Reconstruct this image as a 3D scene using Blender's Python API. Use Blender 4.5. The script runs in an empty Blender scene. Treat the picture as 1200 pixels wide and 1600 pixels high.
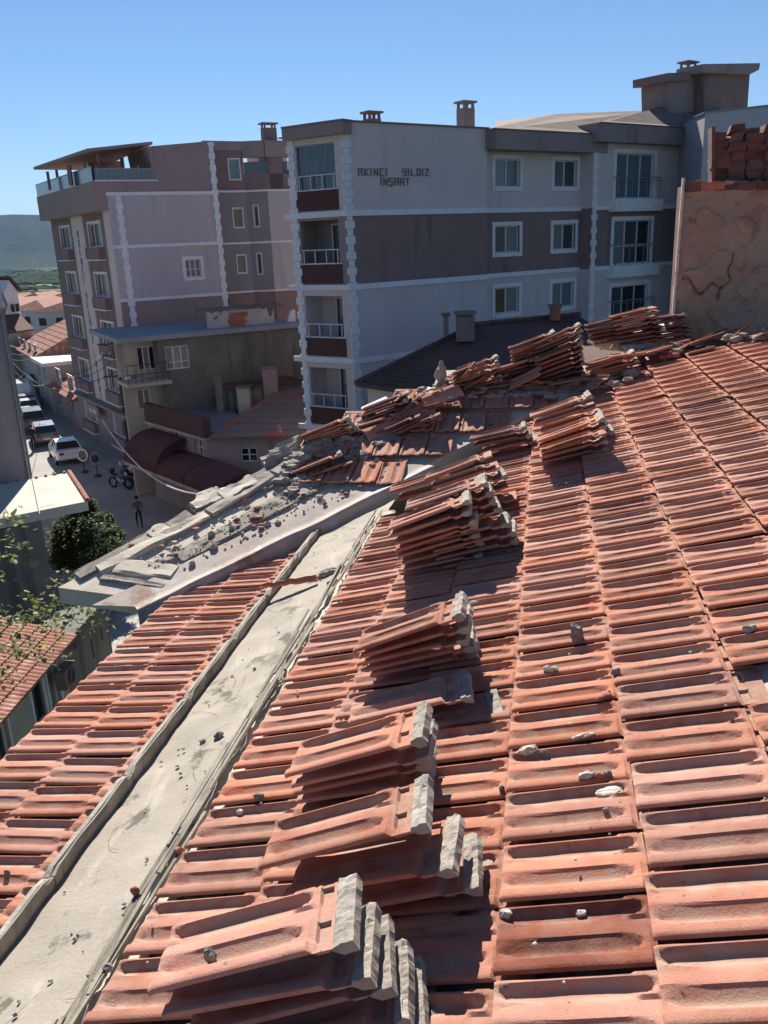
import bpy, bmesh, math, random
from mathutils import Vector, Matrix, noise
R=math.radians
sc=bpy.context.scene
C=sc.collection
# ---------------- camera -------------------------------------------------
CZ=13.0
FPX=1330.0; PITCH=R(17.7); ROLL=R(2.4)
_down=Vector((math.sin(ROLL)*math.cos(PITCH),-math.cos(ROLL)*math.cos(PITCH),-math.sin(PITCH)))
_up=-_down; _fw=Vector((0,0,-1)); _Y=(_fw-_up*_fw.dot(_up)).normalized(); _X=_Y.cross(_up)
CR=Matrix((_X,_Y,_up))                      # camera -> world
cd=bpy.data.cameras.new('camera'); cam=bpy.data.objects.new('camera',cd); C.objects.link(cam)
cd.sensor_fit='VERTICAL'; cd.sensor_height=36; cd.sensor_width=27; cd.lens=FPX/1600*36; cd.clip_start=.05; cd.clip_end=30000
cam.matrix_world=Matrix.Translation((0,0,CZ))@CR.to_4x4()
sc.camera=cam
# ---------------- light --------------------------------------------------
SUN_AZ=-10.0; SUN_EL=37.5
wd=bpy.data.worlds.new('World'); sc.world=wd; wd.use_nodes=True
nt=wd.node_tree; bg=nt.nodes['Background']; sky=nt.nodes.new('ShaderNodeTexSky'); sky.sky_type='NISHITA'
sky.sun_disc=False; sky.sun_elevation=R(SUN_EL); sky.sun_rotation=R(SUN_AZ%360); sky.air_density=1.0; sky.dust_density=0.0; sky.ozone_density=3.0; sky.altitude=600
tn=nt.nodes.new('ShaderNodeVectorMath'); tn.operation='MULTIPLY'; tn.inputs[1].default_value=(.87,1.0,1.16)   # the phone's cool white balance
nt.links.new(sky.outputs[0],tn.inputs[0]); nt.links.new(tn.outputs[0],bg.inputs[0]); bg.inputs[1].default_value=.047
sl=bpy.data.lights.new('sun','SUN'); sl.energy=5.0; sl.angle=R(.53); sl.color=(1,.945,.86)
so=bpy.data.objects.new('sun',sl); C.objects.link(so)
sd=Vector((math.sin(R(SUN_AZ))*math.cos(R(SUN_EL)),math.cos(R(SUN_AZ))*math.cos(R(SUN_EL)),math.sin(R(SUN_EL))))
so.rotation_euler=sd.to_track_quat('Z','Y').to_euler(); so.location=(0,0,60)
sc.view_settings.view_transform='Standard'; sc.view_settings.look='None'; sc.view_settings.gamma=1; sc.view_settings.use_curve_mapping=False
sc.view_settings.exposure=0.93
sc.render.engine='CYCLES'

# ---------------- helpers ------------------------------------------------
rnd=random.Random(7)
def ray(px,py): return (CR@Vector((px-600,800-py,-FPX))).normalized()
CAMP=Vector((0,0,CZ))
def atd(px,py,D):                          # point seen at a photo pixel, D metres away horizontally
    r=ray(px,py); return CAMP+r*(D/math.hypot(r.x,r.y))
def atz(px,py,z):
    r=ray(px,py); return CAMP+r*((z-CZ)/r.z)
def atp(px,py,P,n):
    r=ray(px,py); return CAMP+r*((P-CAMP).dot(n)/r.dot(n))
def tag(o,label=None,cat=None,group=None,kind=None):
    if label:o['label']=label
    if cat:o['category']=cat
    if group:o['group']=group
    if kind:o['kind']=kind
    return o
def thing(name,label,cat,loc=(0,0,0),group=None,kind=None):
    o=bpy.data.objects.new(name,None); C.objects.link(o); o.location=loc; o.empty_display_size=.2
    return tag(o,label,cat,group,kind)
def wloc(p):
    v=Vector((0,0,0))
    while p is not None: v+=p.location; p=p.parent
    return v
class MB:
    """collects shapes in one mesh"""
    def __init__(s): s.v=[];s.f=[];s.m=[];s.mi=0
    def add(s,vs,fs):
        b=len(s.v); s.v+=[Vector(v) for v in vs]; s.f+=[tuple(i+b for i in f) for f in fs]; s.m+=[s.mi]*len(fs); return s
    def box(s,x0,x1,y0,y1,z0,z1,M=None):
        vs=[Vector((x,y,z)) for z in (z0,z1) for y in (y0,y1) for x in (x0,x1)]
        if M is not None: vs=[M@v for v in vs]
        return s.add(vs,[(0,2,3,1),(4,5,7,6),(0,1,5,4),(2,6,7,3),(0,4,6,2),(1,3,7,5)])
    def quad(s,*p): return s.add(p,[tuple(range(len(p)))])
    def prism(s,pts,vec):
        n=len(pts); vec=Vector(vec); pts=[Vector(p) for p in pts]
        vs=pts+[p+vec for p in pts]
        fs=[tuple(range(n-1,-1,-1)),tuple(range(n,2*n))]+[(i,(i+1)%n,n+(i+1)%n,n+i) for i in range(n)]
        return s.add(vs,fs)
    def tube(s,pts,r,n=6,r2=None,cap=True):
        pts=[Vector(p) for p in pts]; b=len(s.v); k=len(pts)
        for i,p in enumerate(pts):
            d=(pts[min(i+1,k-1)]-pts[max(i-1,0)]).normalized()
            a=d.cross(Vector((0,0,1)) if abs(d.z)<.9 else Vector((1,0,0))).normalized(); c=d.cross(a)
            rr=r if r2 is None else r+(r2-r)*i/max(1,k-1)
            for j in range(n):
                t=2*math.pi*j/n; s.v.append(p+(a*math.cos(t)+c*math.sin(t))*rr)
        fs=[(b+i*n+j,b+i*n+(j+1)%n,b+(i+1)*n+(j+1)%n,b+(i+1)*n+j) for i in range(k-1) for j in range(n)]
        if cap: fs+=[tuple(b+j for j in range(n))[::-1],tuple(b+(k-1)*n+j for j in range(n))]
        s.f+=fs; s.m+=[s.mi]*len(fs); return s
    def blob(s,c,r,sub=2,amp=.25,fr=2.,seed=0,flat=1.,M=None):
        bm=bmesh.new(); bmesh.ops.create_icosphere(bm,subdivisions=sub,radius=1)
        rr=Vector(r) if hasattr(r,'__len__') else Vector((r,r,r)); off=Vector((seed*3.1,seed*1.7,seed*.9))
        vs=[]
        for v in bm.verts:
            q=v.co.copy(); k=1+amp*noise.noise(q*fr+off)*1.6+amp*.5*noise.noise(q*fr*2.7+off)
            q=Vector((q.x*rr.x,q.y*rr.y,q.z*rr.z))*k
            if M is not None:q=M@q
            vs.append(q+Vector(c))
        fs=[tuple(v.index for v in f.verts) for f in bm.faces]; bm.free(); return s.add(vs,fs)
    def build(s,name,mats,parent=None,local=False,smooth=False,origin=None):
        if not s.v: return None
        if local: c=Vector((0,0,0))
        elif origin is not None: c=Vector(origin)
        else:
            lo=Vector([min(v[i] for v in s.v) for i in range(3)]); hi=Vector([max(v[i] for v in s.v) for i in range(3)])
            c=(lo+hi)/2; c.z=lo.z
        me=bpy.data.meshes.new(name); me.from_pydata([v-c for v in s.v],[],s.f)
        for m in (mats if isinstance(mats,(list,tuple)) else [mats]): me.materials.append(m)
        me.polygons.foreach_set('material_index',s.m)
        if smooth: me.polygons.foreach_set('use_smooth',[True]*len(me.polygons))
        me.update()
        o=bpy.data.objects.new(name,me); C.objects.link(o)
        if parent is not None:
            o.parent=parent; o.location=c if local else c-wloc(parent)
        else:o.location=c
        return o
def inst(name,me,parent=None,M=None):
    o=bpy.data.objects.new(name,me); C.objects.link(o)
    if parent is not None:o.parent=parent
    if M is not None:o.matrix_basis=M
    return o

# ---------------- materials ---------------------------------------------
def pm(name,c1,c2=None,scale=3.,rough=.9,bump=.15,bs=None,spot=None,spot_scale=8.,spot_lo=.6,spot_hi=.7,rand=0.,metal=0.,spec=.3,streak=None,spot2=None,s2scale=2.,s2lo=.55,s2hi=.62,bdist=.02,coord='Object'):
    m=bpy.data.materials.new(name); m.use_nodes=True; t=m.node_tree; N=t.nodes; Lk=t.links.new; b=N['Principled BSDF']
    b.inputs['Roughness'].default_value=rough; b.inputs['Metallic'].default_value=metal; b.inputs['Specular IOR Level'].default_value=spec
    tc=N.new('ShaderNodeTexCoord'); vec=tc.outputs[coord]
    if coord=='World':pass
    oi=N.new('ShaderNodeObjectInfo')
    ma=N.new('ShaderNodeVectorMath'); ma.operation='MULTIPLY_ADD'; 
    cb=N.new('ShaderNodeCombineXYZ')
    for i in range(3): Lk(oi.outputs['Random'],cb.inputs[i])
    Lk(cb.outputs[0],ma.inputs[0]); ma.inputs[1].default_value=(37,61,83) ; Lk(vec,ma.inputs[2]); vec=ma.outputs[0]
    def nz(sc_,det=5,ro=.6,v=vec):
        n=N.new('ShaderNodeTexNoise'); n.inputs['Scale'].default_value=sc_; n.inputs['Detail'].default_value=det; n.inputs['Roughness'].default_value=ro; Lk(v,n.inputs['Vector']); return n.outputs['Fac']
    def ramp(f,lo,hi):
        r=N.new('ShaderNodeMapRange'); r.inputs['From Min'].default_value=lo; r.inputs['From Max'].default_value=hi; r.interpolation_type='SMOOTHSTEP'; Lk(f,r.inputs['Value']); return r.outputs[0]
    def mix(f,a,bb):
        x=N.new('ShaderNodeMix'); x.data_type='RGBA'
        if isinstance(f,float):x.inputs[0].default_value=f
        else: Lk(f,x.inputs[0])
        for s_,i in ((a,6),(bb,7)):
            if isinstance(s_,tuple): x.inputs[i].default_value=(*s_,1)
            else: Lk(s_,x.inputs[i])
        return x.outputs[2]
    c2=c2 or tuple(k*.8 for k in c1)
    col=mix(ramp(nz(scale),.33,.67),c1,c2)
    if streak:
        mp=N.new('ShaderNodeMapping'); mp.inputs['Scale'].default_value=streak[1]; Lk(vec,mp.inputs['Vector'])
        col=mix(ramp(nz(1.,4,.6,mp.outputs[0]),streak[2],streak[3]),col,streak[0])
    if spot: col=mix(ramp(nz(spot_scale,6,.65),spot_lo,spot_hi),col,spot)
    if spot2: col=mix(ramp(nz(s2scale,6,.6),s2lo,s2hi),col,spot2)
    if rand:
        hs=N.new('ShaderNodeHueSaturation'); Lk(col,hs.inputs['Color'])
        mr=N.new('ShaderNodeMapRange'); mr.inputs['To Min'].default_value=1-rand; mr.inputs['To Max'].default_value=1+rand*.7; Lk(oi.outputs['Random'],mr.inputs[0]); Lk(mr.outputs[0],hs.inputs['Value'])
        m2=N.new('ShaderNodeMath'); m2.operation='MULTIPLY'; Lk(oi.outputs['Random'],m2.inputs[0]); m2.inputs[1].default_value=7.31
        m3=N.new('ShaderNodeMath'); m3.operation='FRACT'; Lk(m2.outputs[0],m3.inputs[0])
        m4=N.new('ShaderNodeMapRange'); m4.inputs['To Min'].default_value=1-rand*.9; m4.inputs['To Max'].default_value=1+rand*.1; Lk(m3.outputs[0],m4.inputs[0]); Lk(m4.outputs[0],hs.inputs['Saturation'])
        col=hs.outputs[0]
    Lk(col,b.inputs['Base Color'])
    if bump:
        bu=N.new('ShaderNodeBump'); bu.inputs['Strength'].default_value=bump; bu.inputs['Distance'].default_value=bdist; Lk(nz(bs or scale*8,8,.7),bu.inputs['Height']); Lk(bu.outputs[0],b.inputs['Normal'])
    return m
def gm(name,c,rough=.08,spec=.8):
    m=bpy.data.materials.new(name); m.use_nodes=True; b=m.node_tree.nodes['Principled BSDF']
    N=m.node_tree.nodes; tc=N.new('ShaderNodeTexCoord'); n=N.new('ShaderNodeTexNoise'); n.inputs['Scale'].default_value=1.3
    m.node_tree.links.new(tc.outputs['Object'],n.inputs['Vector'])
    bu=N.new('ShaderNodeBump'); bu.inputs['Strength'].default_value=.04; m.node_tree.links.new(n.outputs[0],bu.inputs['Height']); m.node_tree.links.new(bu.outputs[0],b.inputs['Normal'])
    b.inputs['Base Color'].default_value=(*c,1); b.inputs['Roughness'].default_value=rough; b.inputs['Specular IOR Level'].default_value=spec
    return m
M_tile=pm('clay_tile',(.44,.155,.092),(.54,.215,.135),scale=9,rough=.88,bump=.35,bs=130,spot=(.50,.33,.25),spot_scale=7,spot_lo=.5,spot_hi=.78,rand=.2,spot2=(.17,.085,.06),s2scale=38,s2lo=.66,s2hi=.72,bdist=.004,streak=(.32,.115,.075),spec=.2) if False else None
def tile_mat(name,c1,c2,dust,dark,amt=1.,rand=.18):
    m=pm(name,c1,c2,scale=9,rough=.92,bump=.85,bs=170,spot=dark,spot_scale=48,spot_lo=.63,spot_hi=.70,rand=rand,bdist=.003,spec=.15)
    t=m.node_tree;N=t.nodes;Lk=t.links.new;b=N['Principled BSDF']
    # pale dust that settles in the channels (low local z) and patchily elsewhere
    tc=N.new('ShaderNodeTexCoord'); sp=N.new('ShaderNodeSeparateXYZ'); Lk(tc.outputs['Object'],sp.inputs[0])
    mr=N.new('ShaderNodeMapRange'); mr.inputs['From Min'].default_value=.008; mr.inputs['From Max'].default_value=-.006; Lk(sp.outputs['Z'],mr.inputs[0])
    n=N.new('ShaderNodeTexNoise'); n.inputs['Scale'].default_value=14; n.inputs['Detail'].default_value=6; n.inputs['Roughness'].default_value=.7
    oi=N.new('ShaderNodeObjectInfo'); va=N.new('ShaderNodeVectorMath'); va.operation='MULTIPLY_ADD'; cb=N.new('ShaderNodeCombineXYZ')
    for i in range(3):Lk(oi.outputs['Random'],cb.inputs[i])
    Lk(cb.outputs[0],va.inputs[0]); va.inputs[1].default_value=(91,17,53); Lk(tc.outputs['Object'],va.inputs[2]); Lk(va.outputs[0],n.inputs['Vector'])
    r2=N.new('ShaderNodeMapRange'); r2.inputs['From Min'].default_value=.38; r2.inputs['From Max'].default_value=.68; Lk(n.outputs[0],r2.inputs[0])
    mu=N.new('ShaderNodeMath'); mu.operation='MULTIPLY_ADD'; Lk(mr.outputs[0],mu.inputs[0]); mu.inputs[1].default_value=.45; mu.inputs[2].default_value=.12
    m2=N.new('ShaderNodeMath'); m2.operation='MULTIPLY'; Lk(mu.outputs[0],m2.inputs[0]); Lk(r2.outputs[0],m2.inputs[1])
    m3=N.new('ShaderNodeMath'); m3.operation='MULTIPLY'; m3.use_clamp=True; Lk(m2.outputs[0],m3.inputs[0]); m3.inputs[1].default_value=amt*1.6
    old=b.inputs['Base Color'].links[0].from_socket
    x=N.new('ShaderNodeMix'); x.data_type='RGBA'; Lk(m3.outputs[0],x.inputs[0]); Lk(old,x.inputs[6]); x.inputs[7].default_value=(*dust,1); Lk(x.outputs[2],b.inputs['Base Color'])
    return m
M_tile=tile_mat('clay_tile',(.405,.140,.080),(.475,.190,.116),(.42,.285,.215),(.11,.065,.05),amt=1.9,rand=.24)
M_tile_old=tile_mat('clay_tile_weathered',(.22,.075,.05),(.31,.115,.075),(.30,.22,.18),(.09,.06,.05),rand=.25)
M_mortar=pm('mortar',(.42,.37,.305),(.30,.265,.22),scale=14,bump=.6,bs=60,spot=(.20,.18,.155),spot_scale=20,spot_lo=.6,spot_hi=.72,bdist=.012,rand=.12)
M_conc=pm('old_concrete',(.64,.56,.445),(.52,.455,.365),scale=4,bump=.55,bs=70,spot=(.24,.22,.19),spot_scale=9,spot_lo=.6,spot_hi=.74,spot2=(.54,.49,.41),s2scale=3,s2lo=.5,s2hi=.72,bdist=.006)
M_concd=pm('dirty_concrete',(.46,.41,.335),(.29,.26,.215),scale=7,bump=1.,bs=50,spot=(.10,.095,.085),spot_scale=16,spot_lo=.52,spot_hi=.68,spot2=(.42,.38,.32),s2scale=5,s2lo=.52,s2hi=.66,bdist=.012)
M_gut=pm('stained_gutter_concrete',(.40,.35,.285),(.33,.29,.235),scale=2.2,bump=.7,bs=60,spot=(.15,.13,.105),spot_scale=5,spot_lo=.555,spot_hi=.64,spot2=(.33,.29,.235),s2scale=1.3,s2lo=.5,s2hi=.66,bdist=.006,streak=((.46,.41,.335),(9,2,2),.55,.7))
M_wood=pm('weathered_board',(.36,.315,.25),(.22,.19,.155),scale=6,bump=.6,bs=50,streak=((.19,.17,.14),(60,2,2),.5,.65),bdist=.006)
M_metal=pm('stained_sheet_metal',(.50,.43,.37),(.42,.35,.30),scale=3,rough=.85,bump=.2,bs=25,spot=(.56,.53,.48),spot_scale=3.4,spot_lo=.57,spot_hi=.62,spot2=(.30,.19,.14),s2scale=2.6,s2lo=.58,s2hi=.7,spec=.15)
M_black=pm('dark_void',(.03,.028,.026),rough=.95,bump=0)
# ---------------- the roof under the camera ------------------------------
AZ=R(11.065); U=Vector((math.sin(AZ),math.cos(AZ),0)); W=Vector((math.cos(AZ),-math.sin(AZ),0)); ZZ=Vector((0,0,1))
def RF(u,a,z): return U*u+W*a+Vector((0,0,CZ+z))     # u away from the camera, a to the right, z relative to the camera
TH=R(17); HM=1.41; G=.335; TWD=.205
def zm(a): return -HM+math.tan(TH)*a                    # top of the tiles on the main slope
def SMS(t): t=min(1,max(0,t)); return t*t*(3-2*t)
PROF=[(.000,-3),(.008,-2),(.0105,6),(.013,8.4),(.0165,8.4),(.020,2),(.025,-6),(.031,-10),(.039,-11),(.047,-9.5),(.055,-5),(.062,0),(.070,3.5),(.082,6.5),(.096,8.8),(.106,10.2),(.1105,10.4),(.1135,6),(.121,2.4),(.129,-1.4),(.136,-4.6),(.143,-5.6),(.150,-3.6),(.158,3),(.1640,10.5),(.168,15),(.173,16.5),(.187,17),(.193,16.6),(.1965,14.5),(.1975,5)]
XS=[0,.003,.010,.022,.04,.09,.16,.22,.255,.270,.280,.288,.294,.300,.306,.312,.320,.330,.334,.338,.350,.360,.364,.376,.400,.406,.41]
def tile_mesh(name,mat,seed=0,cut=None,xs=XS):
    """roof tile: x from the tail (0) up the slope to the head (.41), y across (near edge 0), z up"""
    rn=random.Random(seed); V=[];F=[]
    xs=[x for x in xs if cut is None or x<=cut]
    n=len(PROF)
    def top(x,v,z):
        z=z/1000.
        # the two channels close with a round end towards the head
        for vc,hw,lev in ((.036,.026,.0095),(.134,.021,.0105)):
            if abs(v-vc)<hw*1.15:
                e=.318-.03*(abs(v-vc)/hw)**2*1.2-(.010 if vc>.1 else 0)
                k=SMS((x-e+.016)/.022); z=z*(1-k)+lev*k
                k2=.8*SMS(1-(x-.05*(abs(v-vc)/hw)**2)/.022); z=z*(1-k2)+lev*.75*k2
        if x>.322:
            k=SMS((x-.322)/.010); nt_=1 if (.008<v<.058 or .112<v<.165) else 0; z=z*(1-k)+k*((-.009 if nt_ else -.001) if .335<x<.362 else (.003 if x<.35 else .001))
        if x<.004: z-=.0025
        z+=.0011*noise.noise(Vector((x*22+seed*5,v*60,seed)))
        return z
    for x in xs:
        for v,z in PROF:
            jx=0
            if x in(0,): jx=.0012*noise.noise(Vector((v*90,seed*7,2.)))
            if cut is not None and x==xs[-1]: jx=.03*noise.noise(Vector((v*25,seed*3.3,0)))
            V.append((x+jx,.205-v,top(x,v,z)))
    m=len(xs)
    for x in xs:
        for v,z in PROF:
            zz=top(x,v,z); V.append((x+(.002 if x==0 else 0),.205-v,min(zz-.010, .003) if v<.16 else zz-.010 if v<.1925 else .004))
    o=n*m
    for i in range(m-1):
        for j in range(n-1):
            a=i*n+j; F.append((a,a+n,a+n+1,a+1)); F.append((o+a,o+a+1,o+a+n+1,o+a+n))
    for j in range(n-1):
        F.append((j,j+1,o+j+1,o+j)); a=(m-1)*n+j; F.append((a,o+a,o+a+1,a+1))
    for i in range(m-1):
        a=i*n; F.append((a,o+a,o+a+n,a+n)); a=i*n+n-1; F.append((a,a+n,o+a+n,o+a))
    me=bpy.data.meshes.new(name); me.from_pydata(V,[],F); me.materials.append(mat)
    bm=bmesh.new(); bm.from_mesh(me); bmesh.ops.recalc_face_normals(bm,faces=bm.faces); 
    for e in bm.edges:
        if len(e.link_faces)==2 and e.calc_face_angle(0)>.55: e.smooth=False
    for f in bm.faces:f.smooth=True
    bm.to_mesh(me); bm.free(); me.update(); return me
TM=[tile_mesh('roof_tile',M_tile,s) for s in range(4)]
TMW=[tile_mesh('roof_tile_weathered',M_tile_old,s+9) for s in range(3)]
TMB=[tile_mesh('broken_tile',M_tile,s+20,cut=c) for s,c in enumerate((.22,.16,.288))]
def frame(X,Y,Z,P):
    return Matrix(((X.x,Y.x,Z.x,P.x),(X.y,Y.y,Z.y,P.y),(X.z,Y.z,Z.z,P.z),(0,0,0,1)))
def tframe(P,Xd,Yd,pitch=0,yaw=0,roll=0):
    """frame with x=Xd, y=Yd, turned by pitch (x raised), yaw about z, roll about x (degrees)"""
    Zd=Xd.cross(Yd).normalized(); M=frame(Xd,Yd,Zd,P)
    return M@Matrix.Rotation(R(yaw),4,'Z')@Matrix.Rotation(-R(pitch),4,'Y')@Matrix.Rotation(R(roll),4,'X')
XM=(W*math.cos(TH)+ZZ*math.sin(TH)); NM=XM.cross(U).normalized()
house=thing('roofed_house','long house whose red clay tile roof fills the foreground, tiles stacked on it','house',RF(3,-.3,-13))
H0=house.location
cands=[]
def add_row(j,u0,u1,Xd,zfun,afun,tilt,name,skip=None,du=0.):
    n=int((u1-u0)/TWD)
    for i in range(n):
        u=u0+i*TWD+du
        s=afun(j)
        if skip and skip(u+TWD/2,j): continue
        cands.append((name,u,s,j))
# main slope: courses j, tail edge at slope distance s_j
def s_of(j): return -.09+G*j
random.seed(3)
far_edge=lambda a: 8.25-.0*a if a<1.1 else 8.25-.62*(a-1.1)
valley_u=lambda a: (a+1.09)*1.0+5.57                     # main slope starts right of the valley
tiles=[]
for j in range(-3,8):
    s=s_of(j); a=s*math.cos(TH); z=zm(a)
    off=rnd.uniform(0,.02)+{0:.0,1:.03}.get(j,0)
    i=0; u=.55+off
    while u<9.6:
        a1=a+.1
        ok=True
        if j==-3: ok= u>.55 and u<valley_u(a)-.25
        if u> (valley_u(a1) if a1<-.9 else 99): ok=False
        ue=8.35 if a<.75 else 8.2-.75*(a-.75)
        if a<-.25: ue=min(ue,6.95 if a<-.7 else 7.6)
        if j<=-2: ue=min(ue,5.55)
        if j==-3: ue=min(ue,5.1)
        if u>ue: ok=False
        # missing tiles on the right where the black membrane shows
        if j==2 and 2.18<u<2.40: ok=False
        if ok:
            P=RF(u,a,z)-NM*.013
            tiles.append((u*u+a*a,j,P,i,u,a))
        u+=TWD; i+=1
tiles.sort(key=lambda t:t[0])
print('main tiles',len(tiles))
TILT=4.6
for k,(d,j,P,i,u,a) in enumerate(tiles[:300]):
    q=random.random
    pt=-TILT+rnd.gauss(0,.35); yw=rnd.gauss(0,.35); rl=rnd.gauss(0,.5)
    M=tframe(P+U*rnd.gauss(0,.0015)+XM*rnd.gauss(0,.0035)+NM*rnd.gauss(0,.001),XM,U,pt,yw,rl)
    M.translation-=H0
    me=rnd.choice(TM)
    if rnd.random()<(.12 if k>200 else .03): me=rnd.choice(TMW)
    inst('roof_tile',me,house,M)
def joined_tiles(lst,name,parent,kind='stuff',meshes=None):
    V=[];F=[];mats=[]
    bm=bmesh.new()
    mss=meshes or [TM[0]]
    for M,mi in lst:
        me=mss[mi%len(mss)].copy(); me.transform(M); bm.from_mesh(me); bpy.data.meshes.remove(me)
    me=bpy.data.meshes.new(name); bm.to_mesh(me); bm.free(); me.materials.append(mss[0].materials[0])
    o=inst(name,me,parent); 
    if kind:o['kind']=kind
    return o
rest=[]
for k,(d,j,P,i,u,a) in enumerate(tiles[300:]):
    M=tframe(P,XM,U,-TILT+rnd.gauss(0,.5),rnd.gauss(0,.5),rnd.gauss(0,.6)); M.translation-=H0; rest.append((M,k))
if rest: joined_tiles(rest,'far_roof_tiles',house)
# boards and membrane under the main tiles
mb=MB()
def deck(pts,th,M):  # polygon in (u,a,z)
    P=[RF(*p) for p in pts]; mb2=MB(); mb2.prism(P,(0,0,-th)); return mb2
EV=-1.02
deck([(-2,EV,zm(EV)-.06),(5.3,EV,zm(EV)-.06),(7.6,.9,zm(.9)-.06),(8.35,.9,zm(.9)-.06),(6.3,4.2,zm(4.2)-.06),(-2,4.2,zm(4.2)-.06)],.12,None).build('roof_deck',M_wood,house)

# left strip of tiles beyond the gutter
Z2=lambda a:-1.70+.1763*a
TH2=math.atan(.1763); X2=W*math.cos(TH2)+ZZ*math.sin(TH2); N2=X2.cross(U)
def a_from_m(m,zf=None,z=None):
    r=ray(855+m*735,1100); ph=r.dot(W)/-r.z      # a = -z*ph
    if z is not None: return -z*ph
    # z = c0 + c1 a
    c0=zf(0); c1=zf(1)-c0; zz=c0/(1+c1*ph); return -zz*ph
B1=a_from_m(-.805,Z2); B2=a_from_m(-.928,Z2); B3=a_from_m(-1.01,Z2); BC=a_from_m(-.775,Z2)
print('strip',B1,B2,B3,BC)
strip=[]
for j,a0 in enumerate((B2,B2-(B1-B2))):
    u=.4+.07*j
    while u<8:
        lim=4.55+(a0+2.35)*1.05+.3
        if u<lim:
            strip.append((u*u+a0*a0,u,a0))
        u+=TWD
# half tiles tucked under the kerb
u=.43
ht=[]
while u<4.55+(B1+2.35)*1.05+.55: ht.append(u); u+=TWD
strip.sort()
for d,u,a in strip:
    P=RF(u,a,Z2(a))-N2*.013+N2*rnd.gauss(0,.001)
    M=tframe(P,X2,U,-TILT+rnd.gauss(0,.4),rnd.gauss(0,.4),rnd.gauss(0,.5)); M.translation-=H0
    inst('eave_tile',rnd.choice(TM),house,M)
TMH=[tile_mesh('half_tile',M_tile,40+s,cut=.11) for s in range(2)]
for u in ht:
    P=RF(u,B1,Z2(B1))-N2*.013
    M=tframe(P+X2*rnd.gauss(0,.006),X2,U,-TILT,rnd.gauss(0,1),0); M.translation-=H0
    inst('kerb_tile',TMH[0],house,M)
GZf=lambda a:-1.487+math.tan(TH)*a
aG0=a_from_m(-.612,GZf); aG1=a_from_m(-.752,GZf); GZ=GZf(aG1)
AE=B2-(B1-B2)
deck([(-2,AE+.12,Z2(AE)-.07),(4.75,AE+.12,Z2(AE)-.07),(5.6,aG1-.02,GZ-.06),(-2,aG1-.02,GZ-.06)],.14,None).build('eave_deck',M_wood,house)

# rough surfaces made of displaced grids
def rough_grid(fn,nu,nv,amp,fr,seed,M,name,parent,thick=None,smooth=True):
    V=[];F=[]
    for i in range(nu+1):
        for k in range(nv+1):
            p,n=fn(i/nu,k/nv); q=Vector(p)
            h=noise.fractal(q*fr+Vector((seed,seed*2,0)),1.,2.,5)
            V.append(q+Vector(n)*amp*h)
    for i in range(nu):
        for k in range(nv):
            a=i*(nv+1)+k; F.append((a,a+nv+1,a+nv+2,a+1))
    mb=MB(); mb.add(V,F); mb.f=[tuple(reversed(f)) for f in mb.f] if False else mb.f
    return mb.build(name,M,parent,smooth=smooth)
print('gutter',aG0,aG1)
UV=lambda a:(a+1.09)+5.55
# gutter floor
def gfl(s,t):
    a=aG0+.10+(aG1-.03-aG0-.10)*t
    return RF(-1+s*(UV(a)+1.3),a,GZf(a)+.006*math.sin(s*9)),ZZ
rough_grid(gfl,260,14,.008,6,1,M_gut,'gutter_floor',house)
# broken mortar fillet between the main eave and the gutter
def fil(s,t):
    u=-1+s*(UV(-1.1)+.95); a=-1.0+(aG0+.0+1.0)*t; z0=zm(-1.0)-.055; z=z0+(GZf(aG0)+.004-z0)*t
    z+=.012*math.sin(t*9+noise.noise(Vector((u*2,0,0)))*2)*(1-t*.7)
    a+=.022*noise.noise(Vector((u*3,5,t*2)))
    return RF(u,a,z),(0,0,1)
rough_grid(fil,420,22,.022,9,3,M_conc,'mortar_fillet',house)
# split laths along the fillet
mb=MB()
for k in range(46):
    u=rnd.uniform(.7,5.2); L=rnd.uniform(.25,.9); t=rnd.uniform(.62,.98); a=-1.0+(aG0+1.0)*t; z=zm(-1.0)-.045+(GZf(aG0)+.02-zm(-1.0)+.05)*t
    P=RF(u,a,z+.018); d=(U*1+W*rnd.gauss(0,.02)+ZZ*rnd.gauss(0,.01)).normalized()
    mb.box(0,L,-.006,.006,-.004,.004,tframe(P,d,-W,0,0,rnd.uniform(-40,40)))
tag(mb.build('lath_splinters',M_wood,house),kind='stuff')
# kerb: boarded edge in lengths
u=.2; 
while u<6.0:
    L=rnd.uniform(.55,.62); zt=GZ+.040
    ue=min(u+L,5.55)
    if ue-u<.1: break
    for (t0,t1,h0,h1,nm,mm) in ((0,.022,.0,.010,'kerb_board',M_wood),(.020,.052,-.015,.0,'kerb_mortar',M_mortar)):
        mk=MB(); n=14; V=[];F=[]
        for i in range(n+1):
            uu=u+(ue-u)*i/n; jx=.006*noise.noise(Vector((uu*7,t0*50,0))); jz=.006*noise.noise(Vector((uu*5,3,t0*40)))
            rnd_end=.012 if i in(0,n) else 0
            aa=aG1-.002
            for (x,z) in ((aa-t0+jx-rnd_end*.3,GZ-.03),(aa-t0+jx,zt+h1-.012+jz),(aa-t0-.006+jx,zt+h1+jz-rnd_end),(aa-t1+.006+jx,zt+h1-.004+jz-rnd_end),(aa-t1+jx,zt+h0-.03+jz)):
                V.append(RF(uu,x,z))
        for i in range(n):
            for q in range(4): b=i*5+q; F.append((b,b+1,b+6,b+5))
        F.append((0,4,3,2,1)); b=n*5; F.append((b,b+1,b+2,b+3,b+4))
        mk.add(V,F).build(nm,mm,house,smooth=False)
    u=ue+.006
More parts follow.
